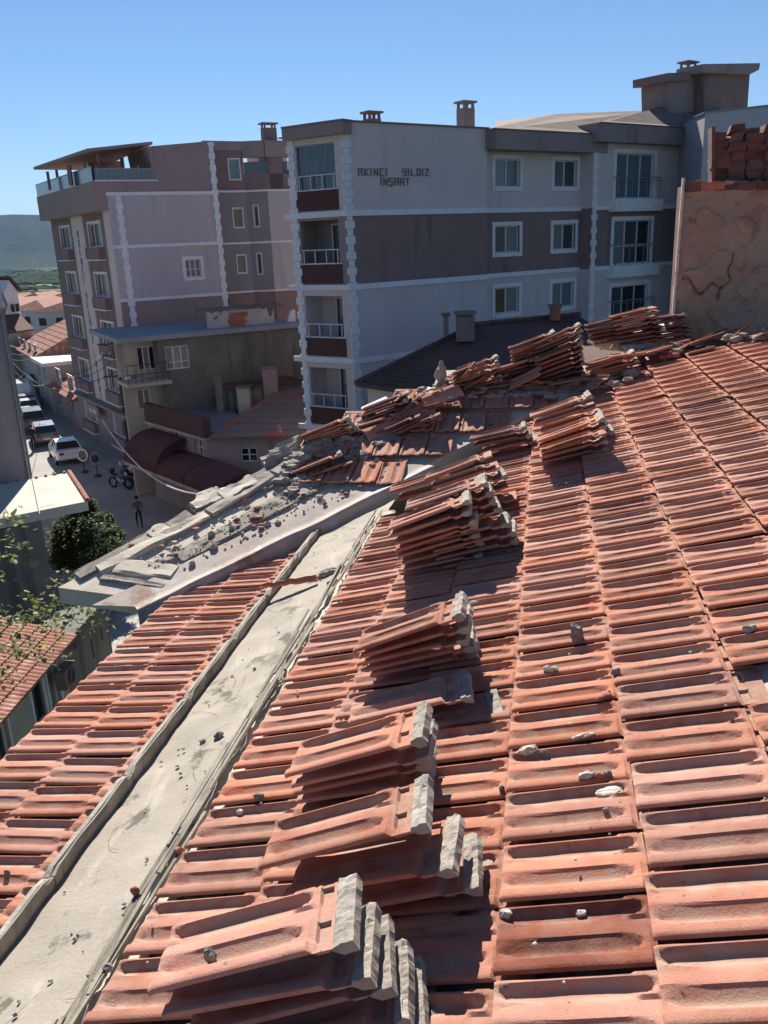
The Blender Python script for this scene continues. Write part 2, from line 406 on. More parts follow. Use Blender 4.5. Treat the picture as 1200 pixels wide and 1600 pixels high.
# ---------------- wing: a hip face turned to the camera -----------------
KQ=math.tan(TH)
def zq(u): return -2.15+KQ*(u-4.75)
def Q(u,a,h=0): return RF(u,a,zq(u)+h)
NQ=(ZZ-U*KQ).normalized(); XQ=(U+ZZ*KQ).normalized()
def atQ(px,py,h=0): return atp(px,py,Q(4.75,-2,h),NQ)
def atM(px,py,h=0): return atp(px,py,RF(0,0,-HM+h),NM)
hipA=lambda u:-3.17+(u-4.80)*.785
valA=lambda u:u-7.17
# slab with a thick fascia
mb=MB(); P=[Q(4.70,-2.34),Q(4.80,-3.19),Q(7.7,hipA(7.7)-.02),Q(7.7,.45),Q(4.86,-2.33)]
mb.prism(P,(0,0,-.115)); mb.build('wing_slab',M_conc,house)
mb=MB(); mb.prism([Q(5.9,-2.1,-.12),Q(7.7,hipA(7.7)+.15,-.12),Q(7.7,.45,-.12),Q(5.9,-1.3,-.12)],(0,0,-10.5)); mb.build('wing_wall',pm('dim_plaster',(.36,.33,.29),scale=3),house)
# dirty screed
def scr(s,t):
    u=4.98+s*(6.25-4.98); a0=hipA(u)+.36+.05*noise.noise(Vector((u*3,0,0))); a1=valA(u)-.42+.10*noise.noise(Vector((u*2.2,4,0)))
    a=a0+(a1-a0)*t; h=.012+.012*min(1,4*t,4*(1-t)); e=min(s*12,1,(1-s)*12,t*10,(1-t)*10)
    m=noise.noise(Vector((u*2.5,a*2.5,7)))
    return Q(u,a,-.012+(.030+.03*max(0,m))*SMS(e)),(0,0,1)
rough_grid(scr,110,60,.016,9,8,M_concd,'rubble_screed',house)
# boards and planks on the slab
def plank(u0,a0,u1,a1,w_,h,m,name='plank',base=.003,jag=.006,n=16,ends=0.0):
    A=Vector((u0,a0));B=Vector((u1,a1)); d=(B-A).normalized(); nn=Vector((-d.y,d.x)); V=[];F=[]
    for i in range(n+1):
        p=A+(B-A)*i/n
        for k,(o,z) in enumerate(((-.5,0),(-.5,1),(-.42,1.12),(0,1.05),(.42,1.1),(.5,1),(.5,0))):
            j=jag*noise.noise(Vector((p.x*9,p.y*9,k*3.)))*2
            q=p+nn*(o*w_+j)
            V.append(Q(q.x,q.y,base+z*h*(1+.5*noise.noise(Vector((p.x*6,p.y*6,k*1.7))))))
    m_=7
    for i in range(n):
        for k in range(m_-1): b=i*m_+k; F.append((b,b+1,b+m_+1,b+m_))
    F.append(tuple(range(m_))[::-1]); F.append(tuple(n*m_+k for k in range(m_)))
    mb=MB(); mb.add(V,F); return mb.build(name,m,house,smooth=False)
plank(4.90,-3.10,5.62,-2.56,.115,.018,M_wood); plank(5.64,-2.53,6.32,-2.03,.115,.020,M_wood); plank(6.34,-2.02,6.75,-1.70,.11,.02,M_wood)
plank(4.96,-2.97,5.60,-2.42,.10,.028,M_conc,'mortar_strip'); plank(5.62,-2.41,6.1,-2.08,.12,.035,M_mortar,'mortar_strip'); plank(6.12,-2.05,6.6,-1.75,.12,.04,M_mortar,'mortar_strip')
plank(4.90,-2.92,4.83,-2.44,.05,.016,M_wood,n=8); plank(5.02,-2.86,4.97,-2.42,.13,.02,M_conc,'mortar_strip',n=8)
plank(5.12,-2.45,5.85,-1.82,.13,.016,M_wood); plank(5.87,-1.80,6.3,-1.42,.12,.018,M_wood); plank(5.3,-2.63,6.1,-1.98,.06,.014,M_wood)
# valley sheet metal
def sheet(s,t):
    u=4.62+s*(6.3-4.62); w1=.30+.06*noise.noise(Vector((u*1.3,9,0)))
    if t<.5:
        a=valA(u)-w1*(1-t*2); z=zq(u)
    else:
        q=(t-.5)*2; a=valA(u)+.07*q; z=zm(a)
        u2=u-.38*q*.5; 
    z+=.018+.008*noise.noise(Vector((u*2,a*3,1)))-(.13*(t-.9)*10 if t>.9 else 0)
    return RF(u-(.10*(t-.5)*2 if t>.5 else 0),a,z),(0,0,1)
rough_grid(sheet,60,16,.006,3,2,M_metal,'valley_sheet',house)
# tiles on the wing
for row,(u,a0,a1) in enumerate(((6.0,-1.72,-1.02),(6.38,-1.86,-.70),(6.75,-1.62,-.26),(7.13,-1.15,.12))):
    a=a1
    while a>a0:
        P=Q(u,a,.048); M=tframe(P+U*rnd.gauss(0,.008),XQ,-W,-TILT+rnd.gauss(0,.8),rnd.gauss(0,.8),rnd.gauss(0,.8)); M.translation-=H0
        inst('hip_tile',rnd.choice(TM),house,M); a-=TWD+rnd.uniform(0,.004)
# raised patch of main-facing tiles and the mortar ridge in front of it
mb=MB(); mb.prism([RF(7.45,-1.0,-1.34),RF(9.0,-1.1,-1.34),RF(9.0,.9,-1.30),RF(7.45,.9,-1.30)],(0,0,-.25)); mb.build('ridge_bed',M_mortar,house)
for j,a in enumerate((-.95,-.62,-.29,.04)):
    for i in range(5 if j<3 else 3):
        u=7.47+i*TWD
        P=RF(u,a,-1.275+.05*(a+.3)); X=(W+ZZ*.16).normalized(); M=tframe(P,X,U,-2+rnd.gauss(0,1),rnd.gauss(0,2),rnd.gauss(0,1)); M.translation-=H0
        inst('ridge_bed_tile',rnd.choice(TM),house,M)
def mortar_run(pts,r,name='mortar_ridge',seed=0,flat=.6):
    mb=MB()
    for k in range(len(pts)-1):
        A=Vector(pts[k]);B=Vector(pts[k+1]); n=max(2,int((B-A).length/(r*.8)))
        for i in range(n):
            p=A+(B-A)*(i/n)+Vector((rnd.gauss(0,r*.15),rnd.gauss(0,r*.15),0)); k2=rnd.uniform(.5,1.15)
            mb.blob(p,(r*k2*1.3,r*k2,r*k2*flat),2,.45,1.8,seed+k*20+i)
    return mb.build(name,M_mortar,house)
mortar_run([Q(7.36,-1.05,.03),Q(7.34,-.7,.02),Q(7.38,-.3,.02),Q(7.42,.02,.02)],.05,seed=3)
mortar_run([Q(6.05,-1.95,.03),Q(6.3,-1.95,.05),Q(6.62,-1.75,.05),Q(6.9,-1.45,.04),Q(7.1,-1.2,.03)],.055,seed=40)
mortar_run([Q(5.93,-1.85,.02),Q(6.15,-1.82,.03)],.045,seed=80)
mortar_run([Q(6.75,-1.35,.03),Q(6.95,-1.1,.03),Q(7.2,-.95,.03)],.04,seed=90)
# ---------------- tiles piled on the roof --------------------------------
def head_mortar(seed,mat=M_mortar):
    rn=random.Random(seed); mb=MB(); n=16; V=[];F=[]
    h=rn.uniform(.010,.020); x0=rn.uniform(.370,.380); x1=rn.uniform(.412,.42)
    for i in range(n+1):
        y=.004+.198*i/n
        for k,(x,z) in enumerate(((x0,.002),(x0+.004,h*.8),(x0+.02,h),(x1-.014,h*1.15),(x1,h*.95),(x1+.006,-.012),(x0+.02,-.012))):
            q=noise.noise(Vector((seed*3.3,y*32,k*2.2))); V.append((x+q*.005,y,z+q*.007+.004*noise.noise(Vector((seed,y*70,k)))))
    for i in range(n):
        for k in range(7): b=i*7; F.append((b+k,b+7+k,b+7+(k+1)%7,b+(k+1)%7))
    F.append(tuple(range(7))); F.append(tuple(n*7+k for k in range(7))[::-1])
    me=bpy.data.meshes.new('mortar'); me.from_pydata(V,[],F); me.materials.append(mat); me.update(); return me
HMM=[head_mortar(s) for s in range(6)]
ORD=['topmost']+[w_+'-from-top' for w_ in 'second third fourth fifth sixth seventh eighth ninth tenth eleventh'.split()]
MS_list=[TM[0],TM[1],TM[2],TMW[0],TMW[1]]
def stack(desc,top,H,n,yaw,pitch,base,plane='M',pb=13,sp=.043,old=0.,mort=.8,leanj=.006,grp='loose roof tiles piled in stacks'):
    """top: pixel of the near tail corner of the top tile; base: pixel or None"""
    if plane=='M': T=atM(*top,H); 
    elif plane=='B': T=atz(*top,CZ-1.33+H)
    elif isinstance(plane,float): T=atz(*top,CZ+plane+H)
    else: T=atQ(*top,H)
    if base is None: Bp=T-(NM if plane=='M' else ZZ)*(H-.02)+W*.09-U*.02
    elif plane=='M': Bp=atM(*base,.02)
    elif plane=='B': Bp=atz(*base,CZ-1.33+.02)
    elif isinstance(plane,float): Bp=atz(*base,CZ+plane+.02)
    else: Bp=atQ(*base,.02)
    d=Bp-T
    lim=.16+.35*H                          # never let a pile lean more than it could
    hd=Vector((d.x,d.y,0)); 
    if hd.length>lim: hd*=lim/hd.length; Bp=T+hd+ZZ*d.z
    for k in range(n):
        f=k/max(1,n-1)
        P=T.lerp(Bp,f)+Vector((rnd.gauss(0,leanj),rnd.gauss(0,leanj),0)) if k else T.copy()
        pt=pitch+(pb-pitch)*f+rnd.gauss(0,.7); yw=yaw+rnd.gauss(0,1.2 if plane=='B' else 2.2)*(1 if k else 0)
        X=(W*math.cos(R(pt))+ZZ*math.sin(R(pt)))
        M=tframe(P,X,U,0,0,0)@Matrix.Rotation(R(yw),4,'Z')@Matrix.Rotation(R(rnd.gauss(0,.8)),4,'X')
        me=rnd.choice(TMW if rnd.random()<old else TM[:3])
        r=thing('clay_tile',desc%ORD[k],'clay tile',(0,0,0),grp)
        r.matrix_basis=M
        inst('clay_body',me,r)
        if rnd.random()<mort: inst('mortar',rnd.choice(HMM),r)
def L(s): return '%s tile '+s
stack('%s clay tile in the nearest stack, bottom left of centre',(232,1563),.26,6,11,15,None,pb=11,sp=.045,mort=1)
stack('%s clay tile in the second nearest stack, just beyond the nearest one',(405,1366),.20,4,6,18,None,mort=1)
stack('%s clay tile in the third nearest stack, in front of the lone flat tile',(446,1220),.19,4,3,19,(462,1262),mort=1)
stack('%s of two clay tiles lying flat just behind the third nearest stack',(545,1137),.07,2,9,13,None,mort=1)
stack('%s clay tile in the lone fanned stack halfway up the roof',(553,1024),.21,5,2,21,(576,1062),mort=1)
stack('%s clay tile in the near half of the big stack by the valley',(607,832),.30,7,6,20,(630,895),mort=.7)
stack('%s clay tile in the far half of the big stack by the valley',(634,800),.33,8,7,19,None,mort=.7)
stack('%s clay tile in the tilted stack right behind the big stack',(664,753),.28,6,7,19,None,mort=.7)
stack('%s clay tile in the low stack between valley sheet and big stack',(609,772),.12,3,9,17,None,mort=.3)
stack('%s clay tile in the near half of the stack at the middle of the roof',(840,694),.22,5,2,21,(851,722),mort=.7)
stack('%s clay tile in the far half of the stack at the middle of the roof',(829,655),.27,6,3,19,None,mort=.7)
stack('%s clay tile in the low stack right of the tall ridge stacks',(916,573),.20,5,0,16,(927,600),mort=.6)
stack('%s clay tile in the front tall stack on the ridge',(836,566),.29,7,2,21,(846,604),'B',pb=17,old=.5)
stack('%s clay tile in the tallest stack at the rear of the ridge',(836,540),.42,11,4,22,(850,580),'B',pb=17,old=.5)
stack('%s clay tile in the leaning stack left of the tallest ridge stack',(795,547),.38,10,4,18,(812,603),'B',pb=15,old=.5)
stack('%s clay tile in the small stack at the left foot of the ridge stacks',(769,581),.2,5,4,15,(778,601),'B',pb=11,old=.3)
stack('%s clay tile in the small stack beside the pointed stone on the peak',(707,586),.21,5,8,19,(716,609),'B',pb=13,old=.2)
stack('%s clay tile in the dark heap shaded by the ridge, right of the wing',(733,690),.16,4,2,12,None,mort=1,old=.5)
stack('%s clay tile in the stack at the left edge of the roof peak',(470,684),.16,5,12,20,(485,697),'Q',pb=16,mort=.8,old=.2)
stack('%s clay tile in the pile between left edge stack and ridge tile',(566,642),.13,4,10,19,(556,672),'Q',pb=15,mort=.7,old=.2)
stack('%s of two clay tiles lying low on mortar beside the left edge',(455,742),.06,2,14,20,None,'Q',pb=18,mort=.2)
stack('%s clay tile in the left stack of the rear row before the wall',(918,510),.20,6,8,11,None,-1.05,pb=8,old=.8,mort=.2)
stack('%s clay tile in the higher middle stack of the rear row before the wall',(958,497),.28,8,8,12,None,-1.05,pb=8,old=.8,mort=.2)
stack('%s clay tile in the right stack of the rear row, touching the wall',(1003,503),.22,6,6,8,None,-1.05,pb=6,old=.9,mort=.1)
rh=random.Random(77)
for i in range(46):
    if i<20: u=rh.uniform(6.5,7.6); a=hipA(u)+rh.uniform(.0,.55); P=Q(u,a,rh.uniform(.02,.07))
    elif i<34: u=rh.uniform(7.3,7.9); a=rh.uniform(-.9,.7); P=RF(u,a,max(-1.29,zm(a)+.03)+rh.uniform(0,.06))
    else: u=rh.uniform(7.9,8.35); a=rh.uniform(.3,1.9); P=RF(u-max(0,a-.75)*.75,a,zm(a)+rh.uniform(.0,.07))
    r=thing('broken_tile',('broken red tile piece in the heap left of the pointed stone','broken red tile piece at the foot of the tall ridge stacks','broken red tile piece along the far roof edge near the wall')[0 if i<20 else 1 if i<34 else 2],'broken tile',(0,0,0),('broken tiles left of the pointed stone','broken tiles at the foot of the ridge stacks','broken tiles near the wall')[0 if i<20 else 1 if i<34 else 2])
    X=(W*math.cos(R(17))+ZZ*math.sin(R(17))); r.matrix_basis=tframe(P,X,U)@Matrix.Rotation(R(rh.gauss(0,28)),4,'Z')@Matrix.Rotation(R(rh.gauss(0,14)),4,'X')@Matrix.Rotation(R(rh.gauss(-4,9)),4,'Y'); inst('clay_body',rh.choice(TMB+[TMW[0]]),r)
mb=MB()
for i in range(150):
    k_=i%3
    if k_==0: u=rh.uniform(6.3,7.6); a=hipA(u)+rh.uniform(-.02,.5); P=Q(u,a,rh.uniform(.0,.05))
    elif k_==1: u=rh.uniform(7.2,7.9); a=rh.uniform(-1,.8); P=RF(u,a,max(-1.31,zm(a)+.0)+rh.uniform(0,.05))
    else: a=rh.uniform(.3,2.2); u=rh.uniform(8.1,8.45)-max(0,a-.75)*.75; P=RF(u,a,zm(a)+rh.uniform(-.02,.05))
    r_=rh.uniform(.012,.05); mb.blob(P,(r_*1.5,r_*1.1,r_*.6),2,.5,1.7,i)
tag(mb.build('ridge_rubble',M_mortar,None),'grey mortar rubble heaped between the tiles along the ridge','rubble',kind='stuff')
# ---------------- loose stones, mortar lumps, shards ---------------------
def stone(name,label,cat,p,r,seed,mat,n=ZZ,flat=1.,grp=None,amp=.3,up=.6,yaw=0):
    mb=MB(); mb.blob((0,0,0),(r[0],r[1],r[2]),3 if max(r)>.03 else 2,amp,1.7,seed)
    o=mb.build(name,mat,None,local=True)
    o.matrix_basis=tframe(Vector(p)+n*r[2]*up,XM,U)@Matrix.Rotation(R(yaw),4,'Z')
    return tag(o,label,cat,grp)
bpy.context.view_layer.update(); _dg=bpy.context.evaluated_depsgraph_get()
def hp(px,py):
    ok,loc,*_=sc.ray_cast(_dg,CAMP,ray(px,py)); return Vector(loc) if ok else atM(px,py)
M_pale=pm('pale_mortar',(.60,.55,.47),(.48,.44,.37),scale=30,bump=.8,bs=90,spot=(.25,.22,.19),spot_scale=60,spot_lo=.62,spot_hi=.7,bdist=.006)
M_grey=pm('grey_stone',(.26,.24,.22),(.18,.17,.16),scale=30,bump=.9,bs=80,bdist=.006)
M_red=pm('brick_shard',(.46,.17,.11),(.36,.13,.09),scale=30,bump=.5,bs=90,bdist=.003)
stone('grey_stone','dark grey stone standing upright in a tile channel, mid right','stone',hp(904,1000),(.022,.020,.038),1,M_grey,NM,yaw=20)
stone('mortar_lump','small pale mortar lump below the dark upright stone','mortar lump',hp(861,1048),(.026,.012,.012),2,M_pale,NM,yaw=-15)
stone('grey_stone','small round grey stone on the tile beside a course line','stone',hp(963,1052),(.016,.011,.011),3,M_grey,NM)
stone('tile_shard','small orange tile shard on its edge near the course line','tile shard',hp(945,1090),(.026,.012,.010),4,M_red,NM,amp=.45,yaw=25)
stone('mortar_lump','large pale mortar lump next to a brown one on the tiles','mortar lump',hp(826,1177),(.030,.013,.016),5,M_pale,NM)
stone('mortar_lump','brownish lump touching the large pale mortar lump','mortar lump',hp(851,1180),(.016,.010,.012),6,M_grey,NM)
stone('mortar_flake','thin flat pale flake lying in a shadowed tile channel','mortar flake',hp(912,1151),(.034,.009,.006),7,M_pale,NM,yaw=3)
stone('mortar_lump','pale mortar piece beginning a short row of three crumbs','mortar lump',hp(918,1214),(.022,.011,.010),8,M_pale,NM)
stone('mortar_lump','brown crumb in the row right of the pale mortar piece','mortar lump',hp(938,1214),(.014,.009,.009),9,M_red,NM)
stone('mortar_lump','dark crumb ending the short row of three crumbs','mortar lump',hp(951,1212),(.011,.009,.010),10,M_grey,NM)
stone('mortar_slab','flat whitish mortar slab with pits lying on a tile','mortar slab',hp(953,1240),(.036,.020,.010),11,M_pale,NM,amp=.22)
stone('grey_pebble','tiny pebble below the flat whitish mortar slab','pebble',hp(947,1267),(.008,.006,.006),12,M_grey,NM)
stone('mortar_lump','pebble-like mortar lump near the left end of a lower tile','mortar lump',hp(791,1431),(.014,.012,.011),13,M_pale,NM)
stone('mortar_lump','flatter mortar lump right of the pebble-like one, lower tile','mortar lump',hp(909,1429),(.013,.009,.007),14,M_pale,NM)
stone('grey_pebble','grey pebble stuck in the gap of the course line','pebble',hp(785,1235),(.008,.008,.010),15,M_grey,NM)
stone('mortar_flake','pale flake in a channel above the fanned stack','mortar flake',hp(741,942),(.022,.008,.006),16,M_pale,NM)
stone('mortar_heap','long grey mortar crumbs in a channel at the right edge','mortar heap',hp(1160,990),(.07,.014,.014),17,M_mortar,NM,amp=.5)
stone('mortar_lump','round grey lump on the mortar crumbs at the right edge','mortar lump',hp(1170,986),(.022,.014,.014),18,M_mortar,NM)
stone('grey_stone','pitted grey stone on the top tile of the nearest stack','stone',hp(333,1502),(.013,.011,.018),19,M_grey,NM)
stone('tile_shard','orange tile shard standing in the concrete gutter, lower left','tile shard',hp(213,1396),(.014,.012,.016),20,M_red,NM,amp=.12)
stone('tile_shard','reddish shard on the broken mortar beside the gutter','tile shard',hp(281,1332),(.018,.014,.012),21,M_red,NM)
stone('mortar_lump','brown mortar lump on a tile left of the second stack','mortar lump',hp(405,1246),(.020,.010,.010),22,M_grey,NM)
stone('mortar_lump','small pale lump with crumbs on the tile edge by the gutter','mortar lump',hp(376,1271),(.013,.009,.009),23,M_pale,NM)
stone('grey_stone','larger grey stone on the bare concrete of the gutter','stone',hp(343,1152),(.020,.016,.016),24,M_grey,NM,yaw=30)
stone('grey_pebble','smaller stone left of the larger one on gutter concrete','pebble',hp(317,1160),(.014,.009,.009),25,M_grey,NM)
stone('mortar_lump','dusty mortar lump at the upper end of the gutter','mortar lump',hp(512,898),(.06,.03,.022),26,M_mortar,NM,yaw=20)
stone('tile_shard','reddish lump at the upper end of the gutter','tile shard',hp(521,914),(.035,.025,.02),27,M_red,NM)
stone('mortar_lump','grey lump wedged at the edge of the gutter fillet, lower left','mortar lump',hp(170,1516),(.016,.012,.012),28,M_grey,NM)
stone('grey_pebble','pebble on the eave strip tiles at the lower left','pebble',hp(12,1366),(.012,.010,.010),29,M_grey,NM)
# pointed stone on the peak
ps=thing('pointed_stone','pointed grey stone standing upright on the roof peak','stone',Q(7.62,-.92,.05))
mb=MB(); mb.blob((0,0,.05),(.055,.05,.085),3,.22,1.6,5); mb.blob((.005,0,.12),(.026,.024,.06),2,.2,1.6,6); mb.build('stone_body',M_mortar,ps,local=True)
# crooked spar lying across kerb and gutter
A=atp(412,918,RF(0,0,-1.40),NM); B=atp(495,905,RF(0,0,-1.455),NM); mb=MB(); n=10; pts=[]
for i in range(n+1): pts.append(A.lerp(B,i/n)+Vector((0,0,.012*noise.noise(Vector((i*.7,0,0)))+.01)))
mb.tube(pts,.016,5,.022); tag(mb.build('broken_ridge_piece',M_red),'thin reddish broken tile strip lying across kerb and gutter','tile strip')
# hip/ridge tiles: angled caps
def ridge_tile(label,P,X,L_=.38,wd=.12,mat=M_tile,roll=0):
    r=thing('ridge_tile',label,'ridge tile'); Y=ZZ.cross(X).normalized(); M=tframe(P,X,Y,0,0,roll); r.matrix_basis=M
    pr=[(-wd,-.075),(-wd*.75,-.02),(-wd*.3,.03),(0,.04),(wd*.3,.03),(wd*.75,-.02),(wd,-.075)]; V=[];F=[]
    xs=[0,.012,.03,.2,L_-.02,L_]; n=len(pr)
    for x in xs:
        g=.008 if x<.02 else 0
        for y,z in pr: V.append((x,y*(1+g*3),z+g))
    for x in xs:
        for y,z in pr: V.append((x,y*.9,z-.014))
    o=len(xs)*n
    for i in range(len(xs)-1):
        for j in range(n-1): a=i*n+j; F.append((a,a+n,a+n+1,a+1)); F.append((o+a,o+a+1,o+a+n+1,o+a+n))
        a=i*n; F.append((a,o+a,o+a+n,a+n)); a+=n-1; F.append((a,a+n,o+a+n,o+a))
    for j in range(n-1): F.append((j,j+1,o+j+1,o+j)); a=(len(xs)-1)*n+j; F.append((a,o+a,o+a+1,a+1))
    mb=MB(); mb.add(V,F); mb.build('clay_cap',mat,r,local=True)
    mb=MB(); mb.blob((.05,0,-.045),(.06,wd*.55,.03),2,.4,1.7,9); mb.build('mortar',M_mortar,r,local=True)
hd=(U*1+W*.785+ZZ*.29).normalized()
ridge_tile('red ridge tile tilted under the pointed stone on the peak',atQ(655,628,.09),(U*.65+W*.9+ZZ*.25).normalized())
ridge_tile('shaded red ridge tile below the tilted one, edge of the peak',atQ(612,655,.07),(U*.7+W*.75+ZZ*.22).normalized())
ridge_tile('dark ridge tile lying among mortar lumps beside the wing tiles',atQ(566,680,.05),(U*.7+W*.8+ZZ*.22).normalized())
# pale boards behind the peak
for k,(x0,y0,x1,y1) in enumerate(((566,640,606,622),(600,628,640,614),(636,622,676,606))):
    A=atQ(x0,y0,.02);B=atQ(x1,y1,.02); Cc=B+U*.42-ZZ*.06+W*-.1; D=A+U*.42-ZZ*.06-W*.1; mb=MB(); mb.prism([A,B,Cc,D],(0,0,-.02)); mb.build('bare_board',M_conc,house)
# mortar slabs and lumps on the wing
lm=[((300,792),(345,770),.075,'long grey mortar slab lying on the hip edge of the wing'),((345,778),(398,752),.075,'upper long mortar slab on the hip edge of the wing'),((408,752),(440,735),.06,'broken mortar block between slab and ridge lumps'),((412,727),(470,706),.075,'ribbed mortar bedding piece like stacked folds'),((425,712),(468,694),.06,'ribbed mortar bedding piece behind the folded one'),((235,838),(262,822),.05,'small mortar slab nearest the lower corner of the wing'),((500,702),(560,694),.07,'wide mortar crust below the left edge stack'),((560,694),(622,680),.065,'flat mortar crust reaching toward the wing tiles')]
for k,((x0,y0),(x1,y1),r,lab) in enumerate(lm):
    A=atQ(x0,y0,.02);B=atQ(x1,y1,.02)
    o=plank(A.dot(U),A.dot(W),B.dot(U),B.dot(W),r*1.9,r*.38,M_conc if k in(0,1,5) else M_mortar,'mortar_crust',.012,.034,n=14); o.parent=None; o.location=o.location+H0
    tag(o,lab,'mortar slab','mortar slabs left on the wing')
    if k in(3,4):
        for q in range(3): plank(A.dot(U)+.04*q-.03,A.dot(W)+.03,B.dot(U)+.04*q-.03,B.dot(W)-.02,.03,r*.75,M_mortar,'mortar_fold',.02,.008,n=10)
mb=MB()
for i in range(330):
    u=rnd.uniform(5.0,6.4); a=min(valA(u)-.2,max(hipA(u)+.05,rnd.gauss((hipA(u)*.5+valA(u)*.5),.22))); r=rnd.uniform(.003,.009)*(1 if rnd.random()<.94 else 3.0)
    mb.blob(Q(u,a,.02+r*.4),(r*1.2,r,r*.8),1,.4,1.5,i)
for i in range(260):
    u=rnd.uniform(.8,5.4); a=rnd.uniform(aG0-.02,-1.0) if rnd.random()<.75 else rnd.uniform(aG1+.05,aG0); r=rnd.uniform(.002,.007); zz_=(zm(-1)-.05+(GZf(aG0)-zm(-1)+.05)*(a+1)/(aG0+1)) if a>aG0 else GZf(a)
    mb.blob(RF(u,a,zz_+r*.8),(r*1.3,r,r*.8),1,.4,1.5,i)
tag(mb.build('mortar_debris',M_mortar,None),'grey mortar crumbs scattered over wing and gutter','rubble',kind='stuff')
mb=MB()
for i in range(170):
    j=rnd.choice(tiles[:300]); P=j[2]+XM*rnd.uniform(.02,.3)+U*rnd.choice((.06,.07,.165,.17,.1))+NM*.012; r=rnd.uniform(.0015,.005)
    mb.blob(P,(r*1.4,r,r),1,.4,1.5,i)
tag(mb.build('tile_crumbs',M_pale,None),'fine pale crumbs scattered over the roof tiles','grit',kind='stuff')
# dark gap with membrane on the right where tiles are pushed up
# rubble along the far edge
far=[((985,532),(1045,520),.05,M_pale,'flat pale concrete slab among rubble at the far roof edge'),((1040,528),(1105,510),.05,M_mortar,'grey mortar heap at the foot of the cracked wall'),((930,535),(985,545),.045,M_mortar,'low mortar rubble between ridge stacks and pale slab'),((1020,562),(1060,550),.035,M_red,'broken red tile edges sticking out under the far rubble')]
for k,((x0,y0),(x1,y1),r,m,lab) in enumerate(far):
    A=atz(x0,y0,CZ-1.12);B=atz(x1,y1,CZ-1.04)
    if k==0:
        mb=MB(); mb.prism([A,B,B+U*.5+ZZ*.06,A+U*.5+ZZ*.06],(0,0,-.05)); o=mb.build('concrete_slab',M_conc)
    else:
        mb=MB()
        for i in range(22): p=A.lerp(B,rnd.random())+U*rnd.uniform(-.1,.15); q=rnd.uniform(.5,1.3)*r; mb.blob(p,(q*1.5,q,q*.8),2,.5,1.6,k*60+i)
        o=mb.build('rubble_heap',m)
    tag(o,lab,'rubble',kind='stuff' if k else None)
for k,(x,y,yw,pt,lab) in enumerate(((1015,553,15,14,'slanting broken tile under the mortar heap, far edge'),(1035,545,20,12,'second slanting broken tile beside the mortar heap'),(1085,530,35,16,'ribbed broken tile leaning near the wall foot'),(1062,548,28,20,'dark broken tile propped below the leaning one'),(1130,520,10,10,'broken dark tile end at the wall foot'),(955,560,5,6,'tile remnant in the mortar before the pale slab'))):
    r=thing('broken_tile',lab,'broken tile',(0,0,0),'broken tiles along the far roof edge'); P=atz(x,y,CZ-1.03)
    X=(W*math.cos(R(pt))+ZZ*math.sin(R(pt))); r.matrix_basis=tframe(P,X,U)@Matrix.Rotation(R(yw),4,'Z'); inst('clay_body',TMB[k%3] if k!=2 else TM[0],r)
# ---------------- cracked wall on the right ------------------------------
M_pl=pm('flaking_plaster',(.40,.295,.22),(.32,.235,.175),scale=1.6,bump=.9,bs=22,spot=(.33,.19,.145),spot_scale=2.2,spot_lo=.55,spot_hi=.60,spot2=(.16,.12,.10),s2scale=3.2,s2lo=.58,s2hi=.66,bdist=.02)
M_oldbrick=pm('old_red_brick',(.19,.08,.065),(.13,.06,.052),scale=6,bump=.7,bs=40,spot=(.10,.06,.055),spot_scale=6,spot_lo=.52,spot_hi=.6,bdist=.01,rand=.15)
wall=thing('cracked_wall','tall cracked plaster wall with old brickwork on top, right edge','wall',atz(1120,515,CZ-1.1))
UW=8.75
def onW(px,py,d=0): return atp(px,py,RF(UW-d,0,0),U)
pxs=[(1050,525),(1052,470),(1056,400),(1061,340),(1066,300),(1078,287)]
def wf(s,t):  # s left-right, t bottom-top ; irregular left edge
    y=530+(283-530)*t; xl=1050+ (1068-1050)*t+3*noise.noise(Vector((t*9,0,0))); x=xl+(1290-xl)*s
    yy=y+ (6*noise.noise(Vector((s*14,1,0)))*(t>.9))-12*s*t*0
    p=onW(x,yy); 
    n_=noise.noise(Vector((s*5,t*6,3))); dep=.02 if n_>.12 else 0
    # crack: recess
    c=abs((t-.32)-.05*noise.noise(Vector((s*9,0,0)))*2-.02); 
    if .03<s<.32 and c<.009: dep-=.03
    c=abs((s-.30)-(t-.3)*.35-.05*noise.noise(Vector((t*12,5,0)))); 
    if .25<t<.55 and c<.006: dep-=.03
    return p-U*dep,(-U)
rough_grid(wf,190,190,.022,5,12,M_pl,'plaster_face',wall,smooth=True)
mb=MB(); P=[onW(1052,540,-.03),onW(1069,290,-.03),onW(1290,290,-.03),onW(1290,540,-.03)]; mb.prism([p for p in P],U*.42); mb.build('wall_core',M_oldbrick,wall)
mb=MB(); 
for i in range(14):
    t=i/14; y=525-235*t; A=onW(1050+18*t-2,y,.02+.01*rnd.random()); mb.box(0,.018+.008*rnd.random(),0,.03+.02*rnd.random(),0,.16,tframe(A,W,U,0,rnd.gauss(0,4)))
mb.build('plaster_edge',M_pale,wall)
